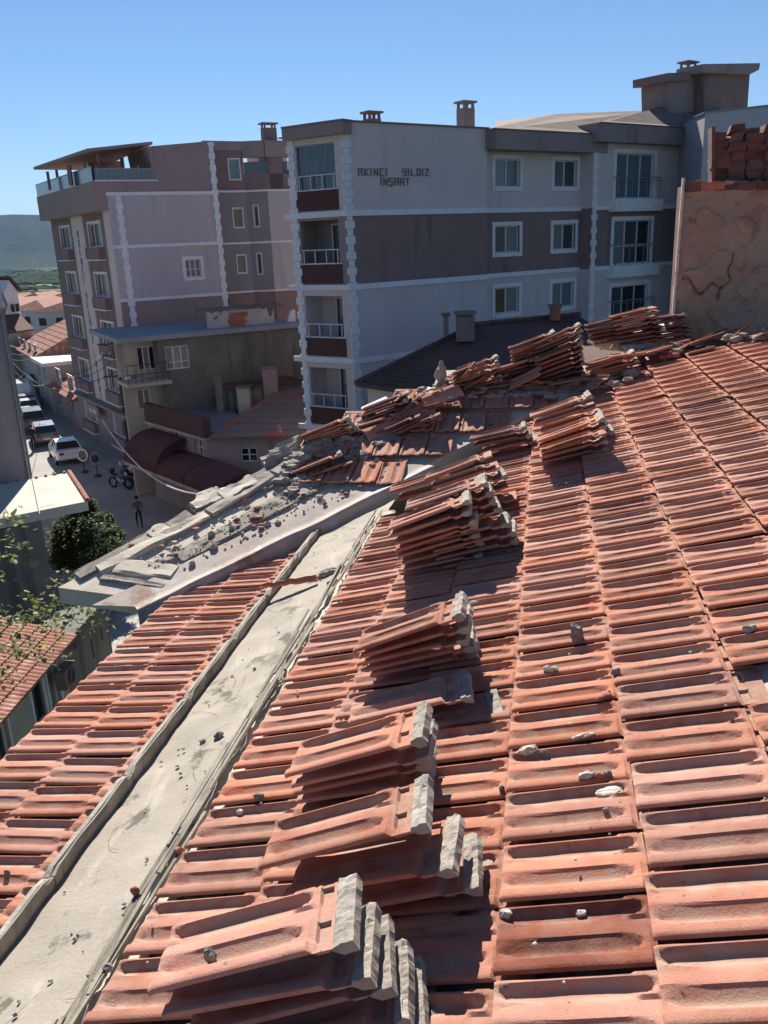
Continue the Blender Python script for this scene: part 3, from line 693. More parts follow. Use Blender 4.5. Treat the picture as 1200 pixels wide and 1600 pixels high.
# upper brick part: single rough bricks
yrow=0
for r_ in range(7):
    y0=292-r_*14; x=1114-(2 if r_%2 else 0)+rnd.uniform(-2,2)+(0 if r_<6 else 0)
    top_ok=lambda x_,r__: r__<6 or (1118<x_<1160) or x_>1178
    while x<1285:
        L_=rnd.uniform(.17,.2)*150
        if x<1285 and top_ok(x,r_):
            A=onW(x,y0,-.10+rnd.gauss(0,.012)); B=onW(x+L_-3,y0,-.10); lx=(B-A).length
            mb=MB(); mb.box(0,lx,0,.22,-.003,.078,None)
            for v in mb.v: v+=Vector((rnd.gauss(0,.010),rnd.gauss(0,.014),rnd.gauss(0,.007)))
            o=mb.build('brick',M_oldbrick,wall,local=True); M=tframe(A,W,U,rnd.gauss(0,.8),rnd.gauss(0,1.5)); M.translation-=wall.location; o.matrix_basis=M
        x+=L_
mb=MB(); P=[onW(1120,300,-.13),onW(1122,216,-.13),onW(1290,210,-.13),onW(1290,300,-.13)]; mb.prism(P,U*.25); mb.build('mortar_core',M_mortar if False else M_oldbrick,wall)
for k,(x,y,l) in enumerate(((1070,292,.15),(1094,291,.22),(1120,290,.2),(1150,291,.2),(1182,290,.2),(1210,290,.2),(1240,290,.2))):
    A=onW(x,y,.0); mb=MB(); mb.box(0,l-.01,-.02,.2,-.04,.03)
    for v in mb.v: v+=Vector((rnd.gauss(0,.007),rnd.gauss(0,.01),rnd.gauss(0,.006)))
    o=mb.build('brick',M_red if k==1 else M_oldbrick,wall,local=True); M=tframe(A,W,U,rnd.gauss(0,1),rnd.gauss(0,2)); M.translation-=wall.location; o.matrix_basis=M
mb=MB(); A=onW(1112,290,-.06); mb.box(0,.03,0,.2,0,.5,tframe(A,W,U,0,0,0)@Matrix.Rotation(R(-4),4,'Y')); mb.build('leaning_slate',M_oldbrick,wall)

mb=MB(); rw=random.Random(8)
for i in range(22):
    m=rw.uniform(0,1); a=aG1+.05+(aG0-aG1-.05)*m; u=rw.uniform(.9,5.6); L_=rw.uniform(.08,.4); an_=rw.gauss(0,1.1); cur=rw.gauss(0,1.6); pts=[]
    for q in range(9): 
        pts.append(RF(u,a,GZf(a)+.004)); an_+=cur/9; u+=math.cos(an_)*L_/9; a+=math.sin(an_)*L_/9; a=min(max(a,aG1+.03),aG0+.02)
    mb.tube(pts,.0007,4)
tag(mb.build('dry_stalks',M_grey,None),'thin dry stalks and hairline scratches lying in the concrete gutter','stalks',kind='stuff')

mb=MB(); q_=s_of(2); mb.prism([RF(2.22,q_*.956+.01,zm(q_*.956)-.055),RF(2.22,q_*.956+.36,zm(q_*.956+.35)-.055),RF(2.46,q_*.956+.36,zm(q_*.956+.35)-.05),RF(2.46,q_*.956+.01,zm(q_*.956)-.05)],(0,0,-.004)); mb.build('roofing_felt',M_metal,house)

mb=MB(); rw=random.Random(18)
for i in range(90):
    u=rw.uniform(5.2,6.9); a=min(valA(u)-.15,rw.gauss(hipA(u)*.45+valA(u)*.55,.25)); r=rw.uniform(.006,.022); mb.blob(Q(u,a,.03),(r*1.5,r,r*.5),1,.5,1.4,i)
tag(mb.build('tile_shards',M_red,None),'small red tile shards strewn over the wing rubble','shards',kind='stuff')
# ================= setting: ground, hills, street =======================
M_ground=pm('dry_ground',(.11,.12,.07),(.07,.09,.045),scale=.02,bump=.2,bs=.5,spot=(.20,.19,.13),spot_scale=.012,spot_lo=.52,spot_hi=.56,spot2=(.05,.075,.04),s2scale=.03,s2lo=.5,s2hi=.56,spec=0,rough=1)
M_hill=pm('wooded_hill',(.035,.055,.04),(.06,.075,.05),scale=.004,bump=.3,bs=.05,spot=(.11,.11,.085),spot_scale=.006,spot_lo=.6,spot_hi=.66,spec=0,rough=1)
def gz(x,y):
    d=math.hypot(x,y); 
    if d<150: return 0.
    if d<900: return -50*SMS((d-150)/750)
    if d<5400: return -50-8*SMS((d-900)/2700)
    h=SMS((d-5400)/2700)*(372+70*noise.fractal(Vector((x/3000,y/3000,3)),1.,2.,4))+30*noise.fractal(Vector((x/600,y/600,1)),1.,2.,4)*SMS((d-5500)/900)
    az=math.degrees(math.atan2(x,y)); h*=(1-.006*(az+24)) if -60<az<60 else 1
    return -58+h
rings=[0,20,45,80,120,150,190,240,300,380,480,600,750,900,1200,1700,2300,3000,4000,5400]+[5400+i*110 for i in range(1,44)]+[12000,16000]
V=[];F=[];nA=300
for r_ in rings:
    for k in range(nA):
        t=2*math.pi*k/nA; x=math.sin(t)*r_; y=math.cos(t)*r_; V.append((x,y,gz(x,y)))
for i in range(len(rings)-1):
    for k in range(nA): a=i*nA+k; b=i*nA+(k+1)%nA; F.append((a,b,b+nA,a+nA))
mb=MB(); split=rings.index(5400)
mb.v=[Vector(v) for v in V]; mb.f=[tuple(reversed(f)) for f in F]; mb.m=[1 if i//nA>=split else 0 for i in range(len(F))]
g=mb.build('ground',[M_ground,M_hill],None,smooth=True); tag(g,kind='structure')
# fields and woods on the plain seen between the houses
fr_=random.Random(5)
def plain(px,py): return atz(px,py,-55)
for k,(x0,x1,y0,y1,c) in enumerate(((55,80,447,452,(.40,.38,.25)),(58,95,457,462,(.33,.33,.20)),(60,92,467,474,(.46,.42,.30)),(78,100,450,455,(.30,.31,.17)))):
    P=[plain(x0,y1),plain(x1,y1-1),plain(x1+2,y0),plain(x0+3,y0)]; mb=MB(); mb.prism([Vector((p.x,p.y,gz(p.x,p.y)+3+k*.3)) for p in P],(0,0,-3)); tag(mb.build('field',pm('field_%d'%k,tuple(q*.6 for q in c),scale=.02,bump=0,spec=0,rough=1)),kind='structure')
M_wood2=pm('wood_canopy',(.045,.065,.035),(.07,.095,.05),scale=.05,bump=0,spec=0,rough=1)
mb=MB()
for i in range(900):
    px=fr_.uniform(-30,130); py=fr_.choice((fr_.uniform(422,446),fr_.uniform(426,446),fr_.uniform(453,456),fr_.uniform(463,466),fr_.uniform(475,484)))
    p=plain(px,py); dd_=p.length; r_=fr_.uniform(.0022,.004)*dd_*(1 if py<446 else .8); mb.blob((p.x,p.y,gz(p.x,p.y)+2),(r_*1.8,r_*3,min(9,r_*.8)),1,.5,1.5,i)
tag(mb.build('far_woods',M_wood2),'dark woods and hedges spread over the far plain','woods',kind='stuff')
# street surface
M_pave=pm('street_paving',(.36,.33,.295),(.30,.28,.25),scale=.6,bump=.4,bs=9,spot=(.28,.26,.24),spot_scale=1.3,spot_lo=.6,spot_hi=.7)
M_paver=pm('paver',(.46,.43,.39),(.38,.36,.33),scale=2,bump=.3,bs=30,rand=.14)
P=[atz(-60,1120,0),atz(260,1100,0),atz(420,640,0),atz(150,590,0),atz(60,560,0),atz(30,575,0),atz(0,640,0)]
mb=MB(); mb.quad(*[p+Vector((0,0,.006)) for p in P][::-1]); tag(mb.build('street',M_pave),kind='structure')
pv=thing('block_pavement',None,None,kind='structure'); 
o0=atz(185,1040,0); dU=Vector((math.sin(R(-6)),math.cos(R(-6)),0)); dW=Vector((dU.y,-dU.x,0)); pmz=MB(); pmz.box(0,.38,0,.19,-.05,.03); pme=None
for i in range(26):
    for j in range(9):
        p=o0+dU*(i*.2)+dW*(-.9+j*.4+(i%2)*.2)
        if pme is None: ob=pmz.build('paver',M_paver,pv,local=True); pme=ob.data
        else: ob=inst('paver',pme,pv)
        ob.matrix_basis=Matrix.Translation(p+Vector((0,0,.004*fr_.random())))@Matrix.Rotation(-R(-6)+fr_.gauss(0,.01),4,'Z')
mb=MB(); mb.box(-.06,.06,0,5.6,-.1,.10,Matrix.Translation(o0+dW*-1.1)@Matrix.Rotation(R(6),4,'Z')); mb.box(-.06,.06,0,7,-.1,.13,Matrix.Translation(o0+dW*2.2+dU*-1)@Matrix.Rotation(R(6),4,'Z'))
tag(mb.build('kerb',M_conc),kind='structure')

# ================= facades ==============================================
class Fc:
    def __init__(s,P,D,flip=1):
        s.P=Vector((P.x,P.y,0)); s.D=Vector((D.x,D.y,0)).normalized(); s.N=s.D.cross(ZZ)
        if s.N.dot(CAMP-s.P)<0: s.N=-s.N
        s.N.z=0
    def to(s,px,py,d=0):
        p=atp(px,py,s.P+s.N*d,s.N)-s.P; return p.dot(s.D),p.z
    def w(s,a,z,d=0): return s.P+s.D*a+ZZ*z+s.N*d
    def box(s,mb,a0,a1,z0,z1,d0,d1):
        if a1<a0:a0,a1=a1,a0
        vs=[s.w(a,z,d) for d in (d0,d1) for z in (z0,z1) for a in (a0,a1)]
        return mb.add(vs,[(0,2,3,1),(4,5,7,6),(0,1,5,4),(2,6,7,3),(0,4,6,2),(1,3,7,5)])
    def rect(s,x0,y0,x1,y1,d=0):   # pixel rectangle corners -> facade rectangle (averaged)
        a=s.to(x0,y0,d);b=s.to(x1,y0,d);c=s.to(x0,y1,d);e=s.to(x1,y1,d)
        A0=(a[0]+c[0])/2;A1=(b[0]+e[0])/2
        if A1<A0:A0,A1=A1,A0
        return A0,A1,(c[1]+e[1])/2,(a[1]+b[1])/2
    def wall(s,name,a0,a1,z0,z1,holes,mat,parent,depth=.18,d=0,thick=.25):
        if a1<a0:a0,a1=a1,a0
        hs=[(max(a0,h[0]),min(a1,h[1]),max(z0,h[2]),min(z1,h[3])) for h in holes]; hs=[h for h in hs if h[1]>h[0] and h[3]>h[2]]
        A=sorted({a0,a1,*[h[0] for h in hs],*[h[1] for h in hs]}); Zs=sorted({z0,z1,*[h[2] for h in hs],*[h[3] for h in hs]})
        mb=MB()
        for i in range(len(A)-1):
            for j in range(len(Zs)-1):
                ca=(A[i]+A[i+1])/2; cz=(Zs[j]+Zs[j+1])/2
                if any(h[0]<ca<h[1] and h[2]<cz<h[3] for h in hs): continue
                mb.quad(s.w(A[i],Zs[j],d),s.w(A[i+1],Zs[j],d),s.w(A[i+1],Zs[j+1],d),s.w(A[i],Zs[j+1],d))
        for h in hs:
            for (p,q) in (((h[0],h[2]),(h[0],h[3])),((h[0],h[3]),(h[1],h[3])),((h[1],h[3]),(h[1],h[2])),((h[1],h[2]),(h[0],h[2]))):
                mb.quad(s.w(*p,d),s.w(*q,d),s.w(*q,d-depth),s.w(*p,d-depth))
        # side returns
        for a in (a0,a1): mb.quad(s.w(a,z0,d),s.w(a,z1,d),s.w(a,z1,d-thick),s.w(a,z0,d-thick))
        mb.quad(s.w(a0,z1,d),s.w(a1,z1,d),s.w(a1,z1,d-thick),s.w(a0,z1,d-thick))
        return mb.build(name,mat,parent)
    def window(s,r,parent,frame=M_black,sur=None,surw=.12,mull=1,glass=None,dep=.14,fw=.06,rails=(),name='window',d=0,surd=.04):
        a0,a1,z0,z1=r; 
        mb=MB()
        if sur is not None:
            w=surw; e=d+surd
            s.box(mb,a0-w,a0,z0-w,z1+w,d-.02,e); s.box(mb,a1,a1+w,z0-w,z1+w,d-.02,e); s.box(mb,a0,a1,z1,z1+w,d-.02,e); s.box(mb,a0,a1,z0-w,z0,d-.02,e+.03)
            root=mb.build(name,sur,parent)
            m2=MB()
        else: root=None; m2=mb
        f0,f1=d-dep-.02,d-dep+.04
        s.box(m2,a0,a0+fw,z0,z1,f0,f1); s.box(m2,a1-fw,a1,z0,z1,f0,f1); s.box(m2,a0+fw,a1-fw,z1-fw,z1,f0,f1); s.box(m2,a0+fw,a1-fw,z0,z0+fw,f0,f1)
        for k in range(mull):
            a=a0+(a1-a0)*(k+1)/(mull+1); s.box(m2,a-fw*.6,a+fw*.6,z0+fw,z1-fw,f0+.004,f1-.004)
        for t in rails: z=z0+(z1-z0)*t; s.box(m2,a0+fw,a1-fw,z-fw*.4,z+fw*.4,f0+.008,f1-.008)
        fo=m2.build('frame' if root else name,frame,root or parent); rt=root or fo
        n=mull+1
        for k in range(n):
            b0=a0+(a1-a0)*k/n;b1=a0+(a1-a0)*(k+1)/n; m3=MB(); s.box(m3,b0+.01,b1-.01,z0+.01,z1-.01,f0+.01,f0+.022)
            gl=glass[k%len(glass)] if isinstance(glass,(list,tuple)) else glass
            m3.build('pane',gl or M_glass,rt)
        return rt
def hdir(px,py): r=ray(px,py); return Vector((r.x,r.y,0)).normalized()
M_glass=gm('window_glass',(.05,.065,.07)); M_glassb=gm('window_glass_painted_sky',(.11,.16,.17),.12); M_curt=gm('curtained_glass',(.20,.20,.20),.3,.5); M_glassd=gm('window_glass_dark',(.018,.02,.024),.05)  # M_glassb: reflected sky painted into the base colour of the panes
M_lil=pm('lilac_plaster',(.66,.555,.54),(.61,.515,.50),scale=.5,bump=.15,bs=18,streak=((.54,.475,.475),(1.2,1.2,.12),.52,.72)); 
M_blue=pm('bluish_plaster',(.60,.525,.525),(.56,.49,.49),scale=.5,bump=.15,bs=18,streak=((.50,.46,.475),(1.2,1.2,.12),.52,.72))
M_brn=pm('brown_plaster',(.26,.18,.17),(.23,.16,.153),scale=.6,bump=.15,bs=18,streak=((.165,.12,.125),(1.2,1.2,.12),.55,.7))
M_brn2=pm('taupe_plaster',(.33,.255,.245),(.29,.228,.22),scale=.6,bump=.15,bs=18,streak=((.23,.175,.17),(1.2,1.2,.12),.55,.7))
M_quo=pm('white_quoin',(.78,.76,.78),(.70,.68,.70),scale=2,bump=.2,bs=30)
M_panel=pm('red_brown_cladding',(.115,.055,.045),(.095,.046,.04),scale=3,bump=.1,streak=((.08,.04,.035),(2,2,30),.5,.6))
M_pvc=pm('white_pvc',(.66,.66,.67),(.60,.60,.62),scale=3,bump=0,rough=.5)
M_rail=pm('white_rail',(.62,.63,.66),scale=3,bump=0,rough=.4); M_railm=pm('grey_steel',(.30,.31,.33),scale=3,bump=0,rough=.4,metal=.4)
M_shingle=pm('brown_shingle',(.27,.19,.155),(.21,.15,.125),scale=1.2,bump=.4,bs=14,streak=((.17,.125,.105),(.5,.5,12),.5,.6))
M_letter=pm('dark_letter',(.27,.20,.185),scale=5,bump=0)
M_dk=pm('dim_interior',(.05,.045,.045),scale=2,bump=0)
def quoins(f,a,z0,z1,parent,w0=.30,w1=.42,h=.30,mat=None,both=True,name='quoin',side=0):
    z=z0;k=0; me=None
    mb=MB()
    while z<z1-.05:
        w=w1 if k%2 else w0; t=min(z+h,z1); b0=a-w/2+side*w/2; 
        f.box(mb,b0,b0+w,z+.006,t-.006,-.02,.055 if k%2 else .04); z+=h;k+=1
    # corner return towards the other face is given by the block depth
    return mb.build(name,mat or M_quo,parent)
LET={'A':[[(0,0),(0,6),(4,6),(4,0)],[(0,3),(4,3)]],'K':[[(0,0),(0,6)],[(4,6),(.6,3),(4,0)]],'I':[[(0,0),(0,6)]],'N':[[(0,0),(0,6),(4,0),(4,6)]],'C':[[(4,6),(0,6),(0,0),(4,0)]],
'Y':[[(0,6),(0,3),(4,3)],[(4,6),(4,0),(0,0)]],'L':[[(0,6),(0,0),(4,0)]],'D':[[(0,0),(0,6),(3.2,6),(4,5),(4,1),(3.2,0),(0,0)]],'Z':[[(0,6),(4,6),(0,0),(4,0)]],'i':[[(0,0),(0,5.4)],[(0,7),(0,7.8)]],
'S':[[(4,6),(0,6),(0,3),(4,3),(4,0),(0,0)],[(2,-.4),(2,-1.6)]],'T':[[(0,6),(4,6)],[(2,6),(2,0)]]}
def letters(f,txt,a,z,h,adv,parent,dirn=1,mat=None,th=.17,vertical=False,d=.04,b=.004):
    u=h/6.; x=0
    for k,c in enumerate(txt):
        if c!=' ':
            mb=MB()
            for pl in LET[c]:
                for p,q in zip(pl,pl[1:]):
                    A=Vector(p);B=Vector(q); dd=(B-A).normalized(); nn=Vector((-dd.y,dd.x))*th/u/2 ; A-=dd*th/u/2; B+=dd*th/u/2
                    pts=[A+nn,B+nn,B-nn,A-nn]; c0=2.0 if vertical else 0
                    ww=[f.w(a+dirn*((0 if vertical else x)+(pp.x-c0)*u),z+pp.y*u-(x if vertical else 0),b) for pp in pts]
                    mb.prism(ww,f.N*d)
            mb.build('letter',mat or M_letter,parent)
        x+=adv*(.50 if (c in 'Ii' and not vertical) else (.9 if c==' ' else 1))
def chimney(name,f,a,z0,z1,w,dp,d,mat,parent,cap=True):
    mb=MB(); f.box(mb,a-w/2,a+w/2,z0,z1,d-dp,d); o=mb.build(name,mat,parent)
    if cap:
        m2=MB(); 
        for (x,y) in ((-1,-1),(1,-1),(-1,1),(1,1)): f.box(m2,a+x*w*.4-.05,a+x*w*.4+.05,z1,z1+.22,d-dp/2+y*dp*.38-.05,d-dp/2+y*dp*.38+.05)
        f.box(m2,a-w*.65,a+w*.65,z1+.22,z1+.30,d-dp-.08,d+.08); m2.build('cap',mat,o)
    return o

# ---------------- large apartment block (centre and right) --------------
Cn=atd(541,332,36.0)
apt=thing('apartment_block','large lilac and brown apartment block with lettering high on its blank wall','apartment building',(Cn.x,Cn.y,0))
dR=hdir(2545,292); dL=hdir(-1448,463)
FR=Fc(Cn,dR); FL=Fc(Cn,dL)
ztop=FR.to(541,190)[1]; b1=FR.to(543,333)[1]; b2=FR.to(548,449)[1]; b3=FR.to(556,564)[1]; b4=b3-(b2-b3)
fh=(b1-b3)/2
print('apt ztop',ztop,b1,b2,b3,'floor',fh)
sR=FR.to(761,330)[0]; sL=FL.to(457,345)[0]
lev=[(b1,ztop,M_lil),(b2,b1,M_brn),(b3,b2,M_blue),(b4,b3,M_blue),(0,b4,M_brn2)]
for z0,z1,m in lev: FR.wall('wall',0,sR,z0,z1,[],m,apt)
for b in (b1,b2,b3,b4):
    mb=MB(); FR.box(mb,-.05,sR+.02,b-.11,b+.11,0.0,.075); FL.box(mb,-.05,sL+.4,b-.11,b+.11,0.0,.075); mb.build('string_course',M_quo,apt)
mb=MB(); FR.box(mb,-.3,sR+.1,ztop,ztop+.06,-.25,.08); mb.build('coping',M_brn,apt)
quoins(FR,.14,0,ztop-.05,apt,.26,.42); 
letters(FR,'AKINCI',FR.to(560,273)[0],FR.to(560,274)[1],.25,.305,apt,1,th=.042)
letters(FR,'YILDIZ',FR.to(629,273)[0],FR.to(629,274)[1],.25,.30,apt,1,th=.042)
letters(FR,'iNSAAT',FR.to(595,289)[0],FR.to(595,289)[1],.25,.285,apt,1,th=.042)
# left, balconied face
aL=FL.to(463,400)[0]; aR=FL.to(531,400)[0]; aw=abs(sL)
sg=1 if sL>0 else -1
rows=[]
for (yt,yb,yp,xx) in ((231,310,334,(466,529)),(349,425,446,(471,531)),(462,534,556,(478,535)),(573,640,660,(485,538))):
    r=FL.rect(xx[0],yt,xx[1],yb); pz=FL.rect(xx[0],yb,xx[1],yp)[2]; rows.append((r[0],r[1],r[2],r[3],pz))
a0m=sum(r[0] for r in rows)/4;a1m=sum(r[1] for r in rows)/4
print('balc',rows)
holes=[(a0m,a1m,b+.30,b+.30+.0+ (fh-.75)) for b in (b1,b2,b3,b4)]
holes=[(a0m,a1m,b+.95,b+fh-.28) for b in (b1,b2,b3,b4)]
zpar=FL.to(500,214)[1]
for (z0,z1,m),hh in zip(((b1,zpar,M_lil),(b2,b1,M_brn2),(b3,b2,M_lil),(b4,b3,M_lil),(0,b4,M_lil)),holes+[None]):
    FL.wall('wall',min(0,sL),max(0,sL),z0,z1,[hh] if hh else [],m,apt,depth=.2)
mb=MB(); FL.box(mb,min(0,sL)-.25,max(0,sL)+.0,zpar,ztop-.02,-.3,.30); mb.build('brown_parapet',M_brn2,apt)
mb=MB(); FL.box(mb,min(0,sL)-.30,max(0,sL),ztop-.02,ztop+.05,-.3,.34); mb.build('coping',M_brn,apt)
q0=sL+(-.16 if sL>0 else .16); quoins(FL,q0,0,zpar,apt,.26,.42)
for k,(hb,(ra,rb,z0,z1)) in enumerate(zip((b1,b2,b3,b4),holes)):
    m=M_lil if k!=1 else M_brn2
    # red-brown panel under the rail
    mb=MB(); FL.box(mb,ra-.1,rb+.1,hb+.16,hb+.93,-.06,.03); mb.build('balcony_panel',M_panel,apt)
    mb=MB(); FL.box(mb,ra-.14,rb+.14,hb+.93,hb+.985,-.08,.06)
    zt=hb+1.48; FL.box(mb,ra+.02,rb-.02,zt,zt+.045,-.03,.02)
    for i in range(4): a=ra+.1+(rb-ra-.2)*i/3; FL.box(mb,a-.02,a+.02,hb+.985,zt,-.025,.015)
    mb.build('balcony_rail',M_rail,apt)
    if k==0:
        w=MB(); 
        for i in range(5): a=ra+(rb-ra)*i/4; FL.box(w,a-.02,a+.02,z0,z1,-.13,-.09)
        FL.box(w,ra,rb,z1-.05,z1,-.13,-.08); fr=w.build('balcony_glazing',M_railm,apt)
        for i in range(4): g1=MB(); FL.box(g1,ra+(rb-ra)*i/4+.02,ra+(rb-ra)*(i+1)/4-.02,z0,z1-.05,-.12,-.105); g1.build('pane',gm('blue_grey_glass',(.05,.085,.10),.1),fr)
    # recess
    mb=MB(); dp=-1.25
    zc=z1+.12; zf=hb+.1
    mb.quad(FL.w(ra-.1,zf,dp),FL.w(rb+.1,zf,dp),FL.w(rb+.1,zc,dp),FL.w(ra-.1,zc,dp))
    mb.quad(FL.w(ra-.1,zf,dp),FL.w(ra-.1,zf,-.2),FL.w(ra-.1,zc,-.2),FL.w(ra-.1,zc,dp)); mb.quad(FL.w(rb+.1,zf,dp),FL.w(rb+.1,zf,-.2),FL.w(rb+.1,zc,-.2),FL.w(rb+.1,zc,dp))
    mb.quad(FL.w(ra-.1,zc,dp),FL.w(rb+.1,zc,dp),FL.w(rb+.1,zc,-.2),FL.w(ra-.1,zc,-.2)); mb.quad(FL.w(ra-.1,zf,dp),FL.w(rb+.1,zf,dp),FL.w(rb+.1,zf,-.2),FL.w(ra-.1,zf,-.2))
    mb.build('balcony_recess',m,apt)
    near0=min((ra,rb),key=lambda q:abs(q)) ; 
    c0,c1=(near0+.25,near0+1.25) if near0<max(ra,rb)-.01 else (near0-1.25,near0-.25)
    FL.window((c0,c1,hb+.2,z1-.12),apt,frame=M_pvc,mull=1,glass=[M_glassd,M_glass],dep=.0,fw=.07,name='balcony_door',d=dp+.03)
# recessed wing with two columns of windows
FW=Fc(FR.w(sR,0,-.45),dR); a0=0; a1=FW.to(921,330)[0]
ZT2=FW.to(840,236)[1]; 
W2=[(773,250,810,294),(868,248,906,291),(773,350,808,394),(863,348,901,391),(773,448,806,486),(861,446,898,483)]
hw=[FW.rect(*w) for w in W2]
c0=(hw[0][0]+hw[2][0]+hw[4][0])/3; c1=(hw[1][0]+hw[3][0]+hw[5][0])/3; ww=sum(h[1]-h[0] for h in hw)/6; hh_=sum(h[3]-h[2] for h in hw)/6
hs=[]
for k in range(6):
    c=(c0,c1)[k%2]; z=sum(hw[2*(k//2)+i][2] for i in (0,1))/2; hs.append((c,c+ww,z,z+hh_))
z0s=(b1-.0,b2,b3)
for (z0,z1,m) in ((b1,ZT2+.5,M_lil),(b2,b1,M_brn),(b3,b2,M_blue),(0,b3,M_blue)): FW.wall('wall',0,a1,z0,z1,[h for h in hs if z0<h[2]<z1],m,apt,depth=.16)
for k,h in enumerate(hs): FW.window(h,apt,frame=M_pvc,sur=M_quo,surw=.17,mull=1,glass=[[M_glassb,M_glassb],[M_glassb,M_glass],[M_glass,M_curt],[M_curt,M_glass],[M_glassd,M_curt],[M_curt,M_glassb]][k])
for b in (b1,b2): mb=MB(); FW.box(mb,0,a1,b-.10,b+.10,0.0,.065); mb.build('string_course',M_quo,apt)
zE1=FW.to(840,204,.85)[1]; ZE0=FW.to(840,235,.85)[1]
mb=MB(); FW.box(mb,-.1,a1+.2,ZE0,zE1,-.5,.85); mb.build('eave_band',M_brn2,apt)
mb=MB(); FW.box(mb,-.14,-.05,0,ZT2-.05,.0,.09); mb.build('downpipe',M_brn,apt)
# bay with french windows
FB=Fc(FW.w(a1,0,.75),dR); a2=FB.to(1056,330)[0]; ab0=FB.to(928,300)[0]
wb=[(965,240,1025,310),(957,344,1015,412),(952,446,1008,500)]; hb_=[FB.rect(*w) for w in wb]
cb=sum(h[0] for h in hb_)/3; wbw=sum(h[1]-h[0] for h in hb_)/3
hbs=[(cb,cb+wbw,h[2] if k<2 else b3+.35,h[3]) for k,h in enumerate(hb_)]
for (z0,z1,m) in ((b1,ZT2+.9,M_lil),(b2,b1,M_brn),(b3,b2,M_blue),(0,b3,M_blue)): FB.wall('wall',ab0-.1,a2,z0,z1,[h for h in hbs if z0<h[3]<z1],m,apt,depth=.16,thick=1.2)
quoins(FB,ab0+.06,0,ZT2,apt,.24,.38)
for b in (b1,b2): mb=MB(); FB.box(mb,ab0,a2,b-.10,b+.10,0.0,.065); mb.build('string_course',M_quo,apt)
for k,h in enumerate(hbs):
    FB.window(h,apt,frame=M_pvc,sur=M_quo,surw=.19,mull=2,glass=[[M_glassb,M_glassb,M_glassb],[M_curt,M_glass,M_glassd],[M_glass,M_glassd,M_glassd]][k],name='french_window',rails=(.42,) if k==1 else ())
    mb=MB(); zt=h[2]+.95; 
    for zz,r_ in ((zt,.025),(zt-.12,.012)): FB.box(mb,h[0]-.3,h[1]+.25,zz,zz+r_*2,.30,.30+r_*2)
    for i in range(4): a=h[0]-.15+(wbw+.3)*i/3; FB.box(mb,a-.018,a+.018,h[2]-.05,zt,.30,.335)
    for zz in (h[2]+.15,): 
        for e in (h[0]-.25,h[1]+.22): FB.box(mb,e-.015,e+.015,zt,zt+.04,.05,.3)
    mb.build('balcony_rail',M_railm,apt)
    mb=MB(); FB.box(mb,h[0]-.42,h[1]+.35,h[2]-.62,h[2]-.04,.0,.42); mb.build('balcony_sill_block',M_quo if k<3 else M_lil,apt)
mb=MB(); FB.box(mb,ab0-.35,a2+.1,FB.to(990,223,.55)[1],FB.to(990,194,.55)[1],-.9,.55); mb.build('eave_band',M_brn2,apt)
# wing coming forward on the right: lit return and shaded front
Pf=FB.w(a2,0,0); dS=Vector((math.sin(R(3)),math.cos(R(3)),0)); FS=Fc(Pf,dS)
def isect(px,py,f): return f.to(px,py)
an=FS.to(1099,220)[0]; zw=(FS.to(1100,178)[1]+FS.to(1062,194)[1])/2
print('wing',an,zw,ZT2,zE1)
an=max(-7,min(-.5,an))
FS.wall('wall',0,an,0,zw,[],pm('pale_grey_plaster',(.40,.39,.40),(.37,.36,.37),scale=.7,bump=.15,bs=18),apt)
Pn=FS.w(an,0,0); dF=-dL; FF=Fc(Pn,dF); 
rr=FF.rect(1120,206,1215,300); 
FF.wall('wall',0,9,0,zw,[(1.6,8,zw-3.2,zw-.85)],M_blue,apt,depth=1.2)
mb=MB(); FF.box(mb,1.6,8,zw-3.2,zw-.85,-1.25,-1.2); mb.build('recess_wall',M_brn2,apt)
mb=MB(); FF.box(mb,3.0,3.35,zw-3.0,zw-.85,-.9,-.6); mb.build('recess_post',M_lil,apt)
mb=MB(); FS.box(mb,.0,an,zw,zw+.06,-.25,.06); FF.box(mb,-.05,9,zw+.0,zw+.06,-.25,.06); mb.build('coping',M_railm,apt)
# roofs
zr=zE1
def polyobj(name,pts,th,mat,parent): mb=MB(); mb.prism(pts,(0,0,-th)); return mb.build(name,mat,parent)
E0=FW.w(0,zE1+.02,.85); E1=FW.w(a1,zE1+.02,.85); 
zb_=FB.to(990,194,.55)[1]
E2=FB.w(a2,zb_+.02,.55); E1b=FB.w(ab0-.35,zb_+.02,.55)
R0=atd(868,178,49); R1=atd(1008,172.5,54); R2=atd(1062,156,55)
R0.z=min(R0.z,99)
mb=MB(); T=[(atd(775,190,47),E0,R0),(E0,E1,R1,R0),(E1b,E2,R2,R1)]
for t in T: mb.prism(list(t),(0,0,-.08))
mb.prism([E2,FS.w(an,zw+.03,-.1),atd(1130,169,56),R2],(0,0,-.06))
mb.build('roof',M_shingle,apt)
# low roof over the blank block with its chimney
mb=MB(); P0=FR.w(.6,ztop-.1,-1.4);P1=FR.w(sR*.75,ztop-.1,-1.6); Pk=FR.w(1.9,ztop+.42,-3.2); P2=FR.w(sR*.75,ztop-.1,-5);P3=FR.w(-.3,ztop-.1,-4.5)
for t in ((P0,P1,Pk),(P1,P2,Pk),(P2,P3,Pk),(P3,P0,Pk)): mb.prism(list(t),(0,0,-.05))
mb.build('roof',M_shingle,apt)
ch=FR.to(582,184,-3)
chimney('chimney',FR,ch[0],ztop-.1,FR.to(582,186,-3)[1],.62,.5,-2.8,M_brn,apt)
ch=FR.to(727,190,-2); chimney('chimney',FR,ch[0],ztop-.4,FR.to(727,170,-2)[1],.62,.55,-1.7,M_brn2,apt)
